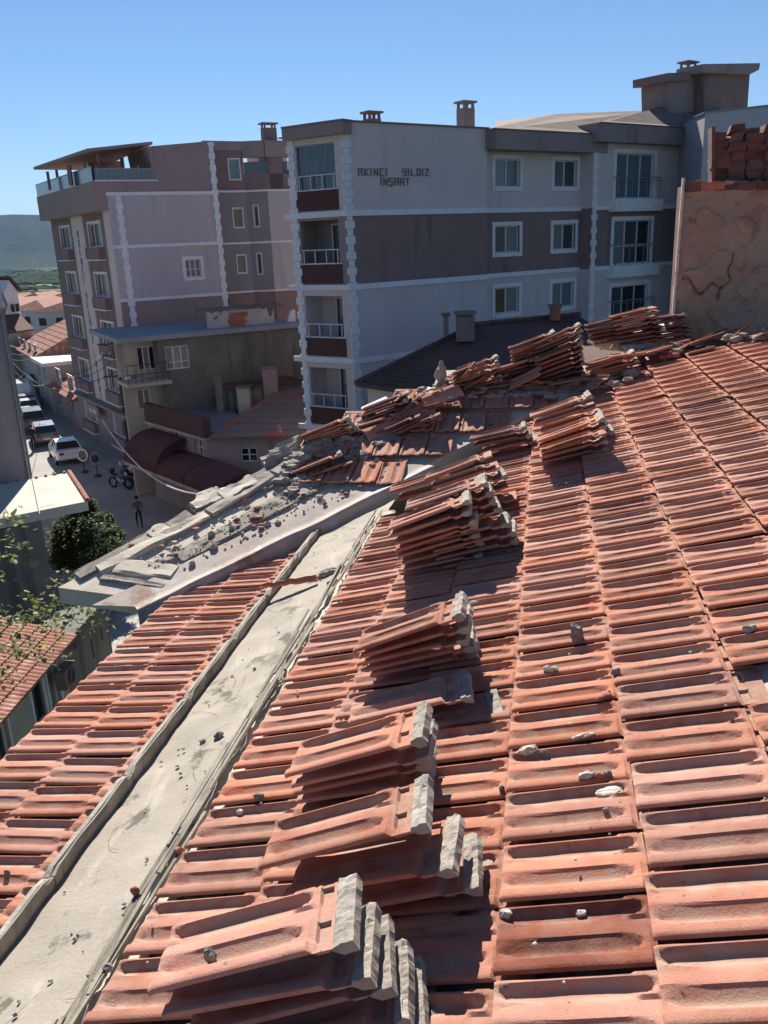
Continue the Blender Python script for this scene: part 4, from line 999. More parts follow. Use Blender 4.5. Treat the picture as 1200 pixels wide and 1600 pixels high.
# stair penthouse
FP=Fc(atd(1140,160,55),dR)
def ppoly(name,pix,dep,mat,d=0,back=3.0):
    pts=[FP.w(*FP.to(x,y,d),d) for x,y in pix]; mb=MB(); mb.prism(pts,-FP.N*back); return mb.build(name,mat,apt)
ppoly('penthouse',[(1100,180),(1098,112),(1172,110),(1167,180)],0,M_brn,0,1.5)
ppoly('penthouse_fascia',[(1098,113),(1098,100),(1188,98.5),(1186,109),(1172,116)],0,M_brn2,.4,1.6)
ppoly('penthouse',[(1047,180),(1046,122),(1098,120),(1098,180)],0,M_brn2,-.6,1.8)
ppoly('penthouse_fascia',[(1043,127),(1043,114),(1079,113),(1080,125)],0,M_brn,-.3,2.2)
chimney('chimney',FP,FP.to(1080,108,-1.5)[0],FP.to(1080,125,-1.5)[1],FP.to(1080,105,-1.5)[1],.75,.6,-1.4,M_brn,apt)
# hidden rear body so the block is solid
mb=MB(); dv=dL*abs(sL); i_=FR.w(.4,0,-.5); mb.prism([i_,FR.w(sR-.1,0,-.5),FR.w(sR-.1,0,-.5)+dv*2.2,i_+dv*.98],ZZ*(ztop-.25))
# leave the balcony recesses open: body starts behind them
mb=MB(); q0_=FL.w(0,0,-1.7);  mb.prism([FR.w(1.9,0,-.3),FR.w(sR-.1,0,-.3),FR.w(sR-.1,0,-.3)+dv*2.2,FL.w(sL,0,-1.7)],ZZ*(ztop-.25)); mb.build('rear_body',M_brn2,apt)
mb=MB(); mb.quad(FL.w(sL,0,0),FL.w(sL,0,-1.8),FL.w(sL,zpar,-1.8),FL.w(sL,zpar,0)); mb.build('end_wall',M_lil,apt)
mb=MB(); FW.box(mb,0,a2+a1,0,ZT2-.3,-10,-1.6); mb.build('rear_body',M_brn2,apt)

M_lila=pm('greyer_lilac_plaster',(.49,.45,.465),(.45,.415,.43),scale=.5,bump=.15,bs=18,streak=((.40,.36,.37),(1.2,1.2,.12),.52,.72))
# ---------------- second apartment block (left) -------------------------
DA=54.; Ca=atd(167,305,DA)
apa=thing('apartment_block','narrow five storey block with roof terrace and vertical lettering, left','apartment building',(Ca.x,Ca.y,0),)
AR=Fc(Ca,hdir(3170,266)); AL=Fc(Ca,hdir(-310,412))
za=AR.to(168,303)[1]; zb=AR.to(178,386)[1]; zc=AR.to(188,470)[1]; fa=(za-zc)/2; print('A',za,zb,zc,fa)
sA=AR.to(349,400)[0]; 
wA=AR.rect(290,405,314,433)
for z0,z1,m in ((zb,za,M_lila),(zc,zb,M_lila),(zc-fa,zc,M_brn2),(0,zc-fa,M_brn2)): AR.wall('wall',0,sA,z0,z1,[wA] if z0<wA[2]<z1 else [],m,apa,depth=.16)
AR.window(wA,apa,frame=M_pvc,sur=M_quo,surw=.18,mull=2,glass=[M_curt],rails=(.45,))
for b in (za,zb,zc): mb=MB(); AR.box(mb,-.05,sA,b-.09,b+.09,0,.07); mb.build('string_course',M_quo,apa)
quoins(AR,.62,0,za,apa,.28,.42,.34); quoins(AR,sA-.15,0,AR.to(338,222)[1],apa,.26,.38,.34)
# upper storey set back right of the terrace
zu=AR.to(300,224)[1]; au=AR.to(242,260)[0]
zu0=AR.to(242,229)[1]; mb=MB(); mb.prism([AR.w(au,za+.09,-.02),AR.w(sA,za+.09,-.02),AR.w(sA,AR.to(338,220)[1],-.02),AR.w(au-.3,zu0,-.02)],-AR.N*5); mb.build('penthouse_wall',M_brn2,apa)
# terrace parapet all round
zp=AR.to(200,283)[1]; sl_=AL.to(78,330)[0]
sl2=AL.to(84,380)[0]
print('sl',sl_,sl2)
mb=MB(); AR.box(mb,-.6,au,za+.09,zp,-.3,.02); AL.box(mb,-.0,sl_,za-.9,zp,-.3,.75); mb.build('terrace_parapet',M_brn2,apa)
mb=MB(); AR.box(mb,-.6,au+.1,zp,zp+.07,-.35,.05); mb.build('coping',M_quo,apa)
mb=MB(); AR.box(mb,-.5,au,zp+.07,zp+.65,-.08,-.05); AL.box(mb,0,sl_,zp+.0,zp+.75,.68,.70); mb.build('terrace_glass_rail',gm('rail_glass',(.09,.115,.125),.15),apa)
mb=MB(); AR.box(mb,-.5,au,zp+.65,zp+.70,-.1,-.03); AL.box(mb,0,sl_,zp+.75,zp+.8,.66,.72)
for i in range(5): AR.box(mb,-.4+(au+.2)*i/4,-.36+(au+.2)*i/4,zp,zp+.85,-.1,-.04)
mb.build('terrace_rail',M_railm,apa)
# pergola roof: slopes
def A_at(x,y,dd): return atd(x,y,dd)
Pz=[atd(52,261,DA+9),atd(136,232,DA-.5),atd(238,221,DA+2),atd(150,258,DA+12)]
mb=MB(); mb.prism([Pz[0],Pz[1],Pz[2],atd(150,262,DA+10)],(0,0,-.16)); mb.build('pergola_roof',M_brn2,apa)
for (x,y0,y1,dd,w_) in ((74,268,297,DA+8,.14),(88,265,287,DA+8.5,.14),(107,258,290,DA+3.5,.22),(131,250,285,DA+2.5,.10),(152,240,270,DA+.3,.10),(190,245,262,DA+6,.2),(222,233,262,DA+3,.16)):
    A=atd(x,y0,dd);B=atd(x+ (y1-y0)*.12,y1,dd); mb=MB(); mb.box(-w_/2,w_/2,-w_/2,w_/2,0,max(.5,A.z-B.z),Matrix.Translation((A.x,A.y,B.z))); mb.build('pergola_post',M_brn,apa)
mb=MB(); AR.box(mb,.6,au-.1,zp-.3,zp+1.7,-7,-6.8); AR.box(mb,-.3,.9,zp-.3,zp+1.0,-5,-4.6); mb.build('terrace_back_wall',M_brn,apa)
# street face of A
L0=min(0,sl2);L1=max(0,sl2); sgn=1 if sl2>0 else -1
al=lambda x,y: AL.to(x,y)[0]
colA=(al(146,345),al(156,345)); 
def ac(xa,ya,xb,yb): return sorted((al(xa,ya),al(xb,yb)))
c1=ac(137,350,156,350); c2=ac(93,355,108,355); txtc=al(127,370); 
print('cols',c1,c2,txtc,sl2)
zf=[za-.9]+[za-.9-fa*(k+1) for k in range(5)]
hA=[]
for k in range(5):
    ztop_=zf[k]
    for c in (c1,c2): hA.append((c[0],c[1],ztop_-fa+.95+.1,ztop_-.55))
AL.wall('wall',0,sl2,max(0,zf[4]),za-.9,hA,M_brn,apa,depth=.2)
AL.wall('shop_wall',0,sl2,0,max(0.1,zf[4]),[(sgn*1.0 if sgn>0 else -3.4,3.4 if sgn>0 else -1.0,.3,2.5)],M_brn2,apa,depth=.5)
for h in hA:
    AL.window(h,apa,frame=M_pvc,sur=M_quo,surw=.12,mull=2,glass=[M_curt,M_glassd,M_glass])
    mb=MB(); AL.box(mb,h[0]-.15,h[1]+.15,h[2]-.75,h[2]-.05,.0,.35); mb.build('balcony_front',pm('smoked_panel',(.07,.075,.085),bump=0,rough=.3) if False else M_brn,apa)
    mb=MB(); AL.box(mb,h[0]-.2,h[1]+.2,h[2]-.82,h[2]-.75,.0,.4); mb.build('balcony_lip',M_quo,apa)
for (e0,e1) in ((0,.75),):
    mb=MB(); AL.box(mb,sgn*.0,sgn*1.15,0,za-.9,0,.05); mb.build('wall_strip',M_lil,apa)
mid=(c1[0]+c1[1]+c2[0]+c2[1])/4; mid=(c1[1]+c2[0])/2 if c1[0]<c2[0] else (c2[1]+c1[0])/2
mw=abs(c1[0]-c2[1])*.5 if c1[0]>c2[1] else abs(c2[0]-c1[1])*.5
mb=MB(); AL.box(mb,mid-mw*.6,mid+mw*.6,max(0,zf[4]),za-.9,.0,.08); mb.build('sign_strip',M_lil,apa)
lz=zf[0]-1.3; LN=AL
dirl=-sgn
letters(AL,'AKINCI YILDIZ iNSAAT',mid,lz,.40,.56,apa,dirl,th=.06,vertical=True,d=.03,b=.083)
mb=MB(); AR.box(mb,0.4,sA,0,zp-.3,-9,-.3); mb.build('rear_body',M_brn2,apa)
# shop front, sign and small canopy at the foot of the block
mb=MB(); AL.box(mb,sgn*.3,sl2*.97,3.1,3.25,0,.5); mb.build('shop_canopy',M_brn2,apa)
# recessed wing of A next to the centre block
A2=Fc(AR.w(sA,0,-1.6),AR.D); e0=0; e1=A2.to(384,300)[0]; zt2=A2.to(362,222)[1]
w2=[A2.rect(358,249,374,280),A2.rect(365,326,379,355),A2.rect(371,399,384,426)]
zla=A2.to(362,299)[1]; zlb=A2.to(372,380)[1]; zlc=A2.to(380,456)[1]
M_gr=pm('grey_plaster',(.27,.255,.265),(.25,.235,.245),scale=.6,bump=.1,streak=((.22,.21,.215),(1.2,1.2,.12),.55,.7))
for z0,z1,m in ((zla,zt2,M_brn),(zlb,zla,M_gr),(zlc,zlb,M_gr),(0,zlc,M_brn)): A2.wall('wall',0,e1,z0,z1,[h for h in w2 if z0<h[2]<z1],m,apa)
for h in w2: A2.window(h,apa,frame=M_pvc,sur=M_quo,surw=.07,mull=0,glass=M_glassb if h is w2[0] else M_glass,fw=.05)
A3=Fc(A2.w(e1,0,0),hdir(1500,330)); f1=A3.to(416,300)[0]
A3s=Fc(A2.w(e1,0,0),(AR.D*.86+AR.N*.5)); f1=A3s.to(418,300)[0]
A4=Fc(A3s.w(f1,0,0),AR.D); f2=A4.to(470,300)[0]
w3=[A3s.rect(397,321,404,354),A3s.rect(402,396,409,428)]
for z0,z1,m in ((zla,zla+1.0,M_brn),(zlb,zla,M_gr),(zlc,zlb,M_gr),(0,zlc,M_brn)):
    A3s.wall('wall',0,f1,z0,z1,[h for h in w3 if z0<h[2]<z1],m,apa); A4.wall('wall',0,f2,z0,z1,[],m if m is not M_gr else M_lila,apa)
for h in w3: A3s.window(h,apa,frame=M_pvc,sur=M_quo,surw=.05,mull=0,glass=M_glassd,fw=.05)
for b in (zla,zlb,zlc): mb=MB(); A2.box(mb,0,e1,b-.06,b+.06,0,.05); A3s.box(mb,0,f1,b-.06,b+.06,0,.05); A4.box(mb,0,f2,b-.06,b+.06,0,.05); mb.build('string_course',M_quo,apa)
mb=MB(); A3s.box(mb,0,f1,zt2-.9,zt2+.05,-.4,.1); A4.box(mb,0,f2,zt2-.9,zt2+.05,-.4,.1); A2.box(mb,-.1,e1,zt2-.5,zt2+.05,-.3,.08); mb.build('roof_band',M_brn2,apa)
mb=MB(); A3s.box(mb,0,f1+1,zla,zt2,-1.6,-1.5); A4.box(mb,0,f2,zla,zt2,-1.9,-1.8); mb.build('loggia_wall',M_lil,apa)
mb=MB(); A4.box(mb,.2,1.1,zla,zt2,-1.8,.0); mb.build('loggia_pier',M_brn,apa)
mb=MB(); A3s.box(mb,0,f1,zla+1.0,zla+1.7,-.06,-.03); A4.box(mb,0,f2,zla+1.0,zla+1.7,-.06,-.03); mb.build('glass_rail',gm('smoked_glass',(.03,.035,.05)),apa)
chimney('chimney',A4,A4.to(421,210,-1)[0],zt2-.2,A4.to(421,200,-1)[1],.85,.6,-.8,M_brn,apa)
mb=MB(); A2.box(mb,0,e1+f1+f2,0,zla-.1,-8,-2.2); mb.build('rear_body',M_brn,apa)
# ================= neighbouring houses ==================================
M_oldc=pm('mossy_render',(.20,.195,.165),(.15,.148,.125),scale=.9,bump=.4,bs=14,streak=((.11,.108,.095),(1.5,1.5,.15),.5,.68),spot=(.26,.25,.22),spot_scale=1.2,spot_lo=.6,spot_hi=.68)
M_pink=pm('dusty_pink_render',(.36,.26,.245),(.31,.23,.22),scale=1,bump=.2,bs=14,streak=((.25,.19,.18),(1.5,1.5,.15),.55,.7))
M_ftile=pm('far_clay_tile',(.40,.17,.115),(.30,.125,.09),scale=1.6,bump=.3,bs=20,spot=(.46,.30,.23),spot_scale=2.4,spot_lo=.52,spot_hi=.64,spot2=(.16,.09,.075),s2scale=3,s2lo=.58,s2hi=.66)
M_ftile2=pm('old_dark_clay_tile',(.15,.082,.062),(.12,.066,.052),scale=1.5,bump=.3,bs=20,spot=(.12,.075,.06),spot_scale=2,spot_lo=.55,spot_hi=.65)
M_ftile3=pm('grey_worn_clay_tile',(.21,.165,.145),(.17,.135,.12),scale=.7,bump=.3,bs=20,spot=(.34,.11,.075),spot_scale=.35,spot_lo=.53,spot_hi=.56)
M_cream=pm('cream_render',(.46,.42,.36),(.40,.37,.32),scale=.8,bump=.2,bs=12,streak=((.30,.28,.25),(1.5,1.5,.15),.55,.7))
M_aw=pm('dark_red_awning',(.105,.042,.042),(.085,.036,.036),scale=1.5,bump=.15,bs=6)
M_iron=pm('dark_iron',(.05,.05,.055),bump=0,rough=.5)
def tiled(name,A,B,Cc,D,rows,cols,mat,parent,h=.045,seg=5,th=.06):
    """tiled roof slope: A,B eave ends, Cc,D ridge ends (B-Cc, A-D); overlapping courses with rolls"""
    V=[];F=[];nv=cols*seg; n=(B-A).cross(D-A).normalized(); n=n if n.z>0 else -n
    for r_ in range(rows):
        for e in (0,1):
            t=(r_+e*1.12)/rows; t=min(t,1.0)
            L_=A.lerp(D,t);R_=B.lerp(Cc,t); off=n*(h*(1-e)+.004)
            for k in range(nv+1):
                q=L_.lerp(R_,k/nv); c=abs(math.sin(math.pi*k/seg))
                V.append(q+off+n*(.7*h*c))
        for k in range(nv+1): q=A.lerp(D,r_/rows).lerp(B.lerp(Cc,r_/rows),k/nv); V.append(q-n*.01)
        b=r_*3*(nv+1)
        for k in range(nv):
            F.append((b+k,b+k+1,b+nv+2+k,b+nv+1+k)); F.append((b+2*(nv+1)+k,b+2*(nv+1)+k+1,b+k+1,b+k))
    mb=MB(); mb.add(V,F); mb.prism([A,B,Cc,D],-n*th); o=mb.build(name,mat,parent); return o
def boxz(name,P0,dirv,lx,ly,z0,z1,mat,parent):
    mb=MB(); d=Vector((dirv.x,dirv.y,0)).normalized(); nrm=Vector((d.y,-d.x,0)); p=Vector((P0.x,P0.y,0))
    mb.prism([p+ZZ*z0,p+d*lx+ZZ*z0,p+d*lx+nrm*ly+ZZ*z0,p+nrm*ly+ZZ*z0],ZZ*(z1-z0)); return mb.build(name,mat,parent)

# --- mossy concrete house in front of the left block
DH=47.5; Hc=atd(246,530,DH); h1=thing('concrete_house','old mossy concrete house with one white window and ruined roof wall','house',(Hc.x,Hc.y,0))
HR=Fc(Hc,AR.D); zt=HR.to(246,530)[1]; hl=HR.to(186,530)[0]; hr_=HR.to(474,515)[0]
wv=HR.rect(259,540,296,577)
HR.wall('wall',0,hr_,0,zt,[wv],M_oldc,h1)
wn=HR.window(wv,h1,frame=M_pvc,mull=2,glass=[M_curt,M_glassd,M_curt],rails=(.32,),fw=.07)
HR.wall('balcony_wall',hl,0,HR.to(215,592)[1],zt,[HR.rect(215,541,243,578,-1.2)],M_cream,h1,d=-1.2)
HR.window(HR.rect(215,541,243,578,-1.2),h1,frame=M_pvc,mull=2,glass=[M_glassd,M_curt,M_glassd],d=-1.2)
mb=MB(); HR.box(mb,hl-.2,hr_,zt-.02,zt+.22,-7,.25); mb.build('roof_slab',pm('bluish_roof_coating',(.30,.33,.37),(.25,.27,.30),scale=1,bump=.3,bs=10),h1)
zb1=HR.to(215,596)[1]; mb=MB(); HR.box(mb,hl-.1,.3,zb1-.18,zb1,-1.2,.9); mb.build('balcony_slab',M_cream,h1)
mb=MB(); 
for zz in (zb1+.45,zb1+.95): HR.box(mb,hl-.05,.25,zz,zz+.04,.84,.88)
for i in range(7): a=hl+(.2-hl)*i/6; HR.box(mb,a,a+.03,zb1,zb1+.95,.84,.87)
mb.build('balcony_rail',M_iron,h1)
HR.wall('lower_wall',hl,0,0,zb1-.1,[HR.rect(216,608,236,640,-.6)],M_cream,h1,d=-.6)
HR.window(HR.rect(216,608,236,640,-.6),h1,frame=M_pvc,mull=1,glass=M_curt,d=-.6)
x0=HR.to(326,512,-1)[0];x1=HR.to(430,512,-1)[0]; zz0=zt+.2; zz1=HR.to(380,482,-1)[1]
mb=MB(); n=26; pts=[(x0+(x1-x0)*i/n, zz1-.25*abs(noise.noise(Vector((i*.7,0,0))))-(.5 if i in(24,25) else 0)) for i in range(n+1)]
mb.prism([HR.w(x0,zz0,-1)]+[HR.w(a,z,-1) for a,z in pts]+[HR.w(x1,zz0,-1)],-HR.N*.25)
mb.build('broken_wall',pm('peeling_white_wall',(.52,.51,.50),(.44,.43,.42),scale=1,bump=.4,bs=9,spot=(.13,.12,.11),spot_scale=1.1,spot_lo=.62,spot_hi=.66),h1)
mb=MB(); xb0=HR.to(356,495,-1)[0]; xb1=HR.to(381,495,-1)[0]; z=zz0
rb=random.Random(2)
bk=None
while z<zz1-.18:
    a=xb0+rb.uniform(-.1,.12)
    while a<xb1+rb.uniform(-.15,.1):
        mb2=MB(); HR.box(mb2,a,a+.21,z,z+.085,-1.05,-.96); mb2.build('brick',M_red,h1); a+=.225
    z+=.1
mb=MB(); HR.box(mb,x0-.1,x1+.6,zz1-.0,zz1+.09,-2.6,-.8); mb.build('wall_cap',M_oldc,h1)
mb=MB(); a_,b_=HR.to(449,512,-1)[0],HR.to(463,512,-1)[0]; mb.prism([HR.w(a_,zt,-1),HR.w(b_,zt,-1),HR.w(b_,zt+.9,-1),HR.w((a_+b_)/2,zt+.8,-1),HR.w(a_+.1,zt+.35,-1)],-HR.N*.25); mb.build('broken_wall',M_quo,h1)
mb=MB(); HR.box(mb,.3,hr_,0,zt-.05,-7,-.4); mb.build('house_body',M_oldc,h1)

# --- pink house with terrace, awnings below
DP=41.; Pc=atd(322,684,DP); h2=thing('pink_house','low dusty pink house with brown terrace parapet and worn hipped roof','house',(Pc.x,Pc.y,0))
dPL=hdir(-560,420); PL=Fc(Pc,dPL); dPR=Vector((math.sin(R(97)),math.cos(R(97)),0)); PR=Fc(Pc,dPR)
zpt=PL.to(322,684)[1]; pL=PL.to(230,655)[0]; sgp=1 if pL>0 else -1
wA=[PL.rect(304,683,318,714),PL.rect(266,667,280,697)]
PL.wall('wall',0,pL,0,zpt,wA,M_pink,h2)
for w_ in wA: PL.window(w_,h2,frame=M_pvc,mull=2,glass=[M_curt,M_glass,M_curt],rails=(.5,),fw=.05)
prr=PR.to(560,690)[0]
wB=PR.rect(376,700,402,722); PR.wall('wall',0,prr,0,zpt,[wB],M_pink,h2); PR.window(wB,h2,frame=M_pvc,mull=1,glass=[M_glassd],rails=(.5,))
mb=MB(); PL.box(mb,-.1,pL,zpt,zpt+.95,-.25,.12); mb.build('terrace_parapet',M_panel if False else pm('brown_red_parapet',(.105,.06,.052),(.085,.05,.045),scale=1.5,bump=.1),h2)
mb=MB(); PL.box(mb,-.15,pL,zpt-.09,zpt+.0,-.2,.22); mb.build('string_course',M_cream,h2)
T0=PL.w(pL,zpt+.25,-.3); T1=PL.w(-.3 if False else 0,zpt+.25,-.3); mb=MB(); mb.prism([T0,T1,T1+PR.D*2.2-PR.N*.3,T1+PR.D*3.2+AR.N*-6,T0-PL.N*9],(0,0,-.2)); mb.build('terrace_floor',pm('blue_grey_screed',(.17,.185,.20),(.14,.15,.165),scale=1,bump=.2),h2)
e0=PR.w(.35,zpt+.05,.35); e1=PR.w(prr,zpt+.05,.35); r1=atd(470,600,48); r0=atd(456,598,48.5); r1=PR.w(prr,0,-6.5); r1.z=r0.z
tiled('tiled_roof',e0,e1,r1,r0,9,24,M_ftile3,h2)
e2=atd(338,664,46.5); mb=MB(); mb.prism([e0,r0,e2],(0,0,-.1)); mb.build('roof_side',M_ftile3,h2)
mb=MB(); mb.tube([e0,r0],.12,6); mb.build('hip_ridge',M_ftile3,h2)
# yard lumber and piers behind the terrace
for k,(x,y0,y1,w_,d_) in enumerate(((380,603,645,.65,46),(421,572,622,.75,47),(340,585,632,.35,46))):
    A=atd(x,y0,d_);B=atd(x,y1,d_); p=thing('chimney_pier','%s behind the pink house terrace'%('plain grey chimney pier in the yard','taller pinkish chimney pier nearest the tiled slope','slim dark chimney pier farthest left')[k],'chimney',(A.x,A.y,0))
    mb=MB(); mb.box(-w_/2,w_/2,-w_/2,w_/2,0,A.z-.1,Matrix.Translation((A.x,A.y,0))); mb.build('shaft',(M_cream,M_pink,M_oldc)[k],p); mb=MB(); mb.box(-w_*.6,w_*.6,-w_*.6,w_*.6,A.z-.1,A.z,Matrix.Translation((A.x,A.y,0))); mb.build('cap',M_oldc,p)
sh=thing('yard_shed','low dark lean-to shed against the mossy concrete house','shed'); A=atd(395,598,47.2); mb=MB(); HR.box(mb,HR.to(335,600)[0],HR.to(462,600)[0],0,A.z-.2,.1,2.2); mb.build('shed_wall',M_oldc,sh); mb=MB()
rs=random.Random(4)
for i in range(16): a=HR.to(338,600)[0]+i*.27; HR.box(mb,a,a+.25,A.z-.2,A.z-.12+rs.uniform(0,.05),.0,2.4)
mb.build('shed_roof',M_ftile2,sh)
# awnings
az_=zpt-1.15
segs=[(345,292),(290,240),(246,196)]
for k,(xa,xb) in enumerate(segs):
    a=PL.to(xa,745 if k==0 else (730 if k==1 else 700),1.6)[0]; b=PL.to(xb,735 if k==0 else (700 if k==1 else 690),1.6)[0]
    r=thing('awning','%s'%('dark red barrel awning nearest the broken roof','dark red barrel awning in the middle of the row','dark red barrel awning farthest up the street')[k],'awning',PL.w((a+b)/2,0,1),'awnings along the pink house'); mb=MB(); V=[];F=[]; n=8; ztp=3.35 if k<2 else 4.0; zl=2.5
    for aa in (a,b):
        for i in range(n+1): t=i/n*math.pi/2; V.append(PL.w(aa,zl+.25+(ztp-zl-.25)*math.cos(t),.05+1.75*math.sin(t)))
        V.append(PL.w(aa,zl,1.82))
    m=n+2
    for i in range(n+1): F.append((i,i+1,m+i+1,m+i))
    F.append(tuple(range(m))+()); F.append(tuple(range(2*m-1,m-1,-1)))
    mb.add(V,F); mb.build('canvas',M_aw,r); mb=MB(); PL.box(mb,a,b,zl-.14,zl,1.78,1.82); mb.build('valance',M_cream,r)

# --- dark tiled roof between the stacks and the big block
dk=thing('dark_roofed_house','house under a dark shaded hipped tile roof behind the tile stacks','house',atd(720,600,24))
a=atd(556,602,30); rdg0=atd(744,510,33); rdg1=atd(905,494,36); b=atd(640,640,17.5); cc=atd(980,600,17.5); b.z=a.z;cc.z=a.z
b=atz(640,640,a.z); cc=atz(1080,600,a.z)
cc=atz(1150,690,a.z)
tiled('tiled_roof',a,cc,rdg1,rdg0,20,44,M_ftile2,dk,h=.045)
for P,Q_ in ((a,rdg0),(rdg0,rdg1)):
    mb=MB(); n=int((Q_-P).length/.38)
    for i in range(n): p=P.lerp(Q_,i/n)+ZZ*.06; q=P.lerp(Q_,(i+1.1)/n)+ZZ*.10; mb.tube([p,q],.11,6,.09)
    mb.build('ridge_caps',M_ftile2,dk)
mb=MB(); i0=a+Vector((.5,-.3,0)); i0=Vector((a.x+.5,a.y-.25,0)); mb.prism([Vector((a.x+.4,a.y+.1,0)),Vector((cc.x-.5,cc.y+.6,0)),Vector((rdg1.x,rdg1.y,0)),Vector((rdg0.x-1,rdg0.y-.3,0))],ZZ*(a.z-.12)); mb.build('wall',M_blue,dk)
for k,(x,y0,y1,w_,d_,lab,m) in enumerate(((697,487,524,.18,32,'thin stove pipe chimney with square cap on dark roof',M_brn2),(727,484,532,.62,31.5,'square masonry chimney with cap on the dark roof',M_brn),(867,474,500,.42,34.5,'small round topped chimney at the dark roof ridge',M_red))):
    A=atd(x,y0,d_);B=atd(x,y1,d_); p=thing('chimney',lab,'chimney',(B.x,B.y,B.z)); mb=MB()
    h_=A.z-B.z
    if k==2: mb.tube([B,B+ZZ*h_*.7],w_*.5,10); mb.blob(B+ZZ*h_*.75,(w_*.62,w_*.62,.14),2,.05)
    else: mb.box(-w_/2,w_/2,-w_/2,w_/2,0,h_*.8,Matrix.Translation(B))
    mb.build('shaft',m,p); mb=MB(); q=w_*.6 if k else .17
    mb.box(-q,q,-q,q,h_*.86,h_*.95,Matrix.Translation(B)); mb.box(-q*.7,q*.7,-q*.5,q*.5,h_*.78,h_*.86,Matrix.Translation(B)); mb.build('cap',M_oldc,p)

# --- grey building and terrace slab at the left edge
zs=4.6; g1=atz(51,747,zs); gb=thing('grey_building','plain lilac grey building side filling the left edge','building',(g1.x,g1.y,0))
dG=Vector((math.sin(R(62)),math.cos(R(62)),0)); GF=Fc(g1,dG); zg=atp(12,436,g1,GF.N).z; zg=min(zg,14)
GF.wall('wall',-9,0,0,zg,[],M_blue,gb); GF.wall('wall',-9,0,zg-1.0,zg,[],M_lil,gb,d=.35)
mb=MB(); GF.box(mb,-9,-.35,zg-.9,zg+.25,.0,.3); mb.build('roof_box',M_brn2,gb); mb=MB(); mb.prism([g1*1.0-ZZ*zs,GF.w(-9,0,0),GF.w(-9,0,-9),GF.w(-.5,0,-9)],ZZ*(zg-.1)); mb.build('building_body',M_lil,gb)
mb=MB(); mb.tube([GF.w(-.12,zs,.12),GF.w(-.12,zg-1.4,.12),GF.w(.1,zg-.9,.2),GF.w(-.1,zg-.1,.25)],.06,6); mb.build('downpipe',M_railm,gb)
ts=thing('terrace_slab','sunlit pale flat slab roof with tile edging, over dark wall','flat roof',atz(60,780,0)); 
top=[atz(-60,768,zs+.12),atz(108,738,zs+.12),atz(137,783,zs+.12),atz(-60,822,zs+.12)]
mb=MB(); mb.prism(top,(0,0,-.34)); mb.build('slab',pm('pale_screed',(.56,.52,.44),(.48,.45,.385),scale=.9,bump=.3,bs=12,spot=(.38,.35,.31),spot_scale=1.1,spot_lo=.6,spot_hi=.7),ts)
mb=MB()
A,B=top[1],top[2]; n=12
for i in range(n): p=A.lerp(B,(i+.5)/n)+ZZ*.03; mb2=MB(); mb2.tube([p+(A-B).normalized()*.13,p-(A-B).normalized()*.17],.10,7,.085); mb2.build('edge_tile',M_ftile,ts)
n=11
for i in range(n): p=top[0].lerp(top[1],(i+.5)/n)+ZZ*.02; mb.tube([p-(B-A).normalized()*.1,p+(B-A).normalized()*.05],.06,6)
mb.build('rear_edging',M_brn2,ts)
wl=[atz(-70,850,zs-.2),atz(66,818,zs-.2)]; wA_=Fc(wl[1],wl[1]-wl[0])
mb=MB(); c3=[Vector((p.x,p.y,0)) for p in (top[0]+(top[3]-top[0])*.93,top[3].lerp(top[2],.60),top[0].lerp(top[1],.55),top[0])]; mb.prism(c3,ZZ*(zs-.2)); mb.build('wall_below',M_oldc,ts)
mb=MB(); mb.tube([atz(50,747,zs+.15),atz(62,803,zs+.15)],.02,5); mb.build('cable',M_iron,ts)
mb=MB(); 
for (x,y) in ((62,803),): p=atz(x,y,zs); mb.tube([Vector((p.x,p.y,0)),Vector((p.x,p.y,zs+1.6))],.025,6)
# --- low tiled house at the bottom left
L3=atz(179,1038,0); lh=thing('tiled_cottage','low grey cottage with red tiled roof, white windows, lower left','house',(L3.x,L3.y,0)); dC=Vector((math.sin(R(3)),math.cos(R(3)),0)); CF=Fc(L3,dC)
zl=CF.to(112,1000,.35)[1]; print('cottage eave',zl, CF.to(0,1137,.35)); zl=min(3.6,max(2.4,zl))
wC=[CF.rect(54,1094,80,1146),CF.rect(74,1074,98,1130),CF.rect(-6,1140,18,1200)]
wz0=min(w_[2] for w_ in wC)
wC=[(w_[0],w_[1],1.0 if i!=1 else .9,2.25) for i,w_ in enumerate(wC)]
CF.wall('wall',-3.4,0,0,2.35,[],M_oldc,lh); CF.wall('wall',-16,-3.4,0,zl+.05,wC,pm('grey_green_render',(.44,.41,.355),(.38,.355,.305),scale=1,bump=.3,bs=14,streak=((.20,.19,.17),(1.5,1.5,.2),.55,.7)),lh)
for i,w_ in enumerate(wC): CF.window(w_,lh,frame=M_pvc,sur=M_pvc,surw=.09,mull=0,glass=[M_glassd,M_curt,M_glassd][i],fw=.06)
ea=CF.w(-.1,zl+.02,.42); eb=CF.w(-16,zl+.02,.42); ra_=CF.w(-.1-0,zl+1.5,-4.4); rb_=CF.w(-16,zl+1.5,-4.4)
ea=CF.w(CF.to(119,986,.42)[0],zl+.02,.42); ra_=ea-CF.N*4.8+ZZ*1.45
tiled('tiled_roof',eb,ea,ra_,rb_,14,70,M_ftile,lh,h=.04,seg=4)
mb=MB(); mb.prism([ea,ra_,ra_-ZZ*2.2,ea-ZZ*.35],-dC*.1); mb.build('gable',M_oldc,lh)
mb=MB(); p0=atd(-5,972,ea.xy.length+1.5); 
rp0=ea.lerp(ra_,.42)-dC*1.6+ZZ*.1; rp1=rp0-dC*.6-CF.N*3.2+ZZ*1.0
for i in range(9): a_=rp0.lerp(rp1,i/9);b_=rp0.lerp(rp1,(i+1.15)/9); mb2=MB(); mb2.tube([b_+ZZ*.03,a_],.085,7,.11); mb2.build('ridge_cap',M_ftile,lh)
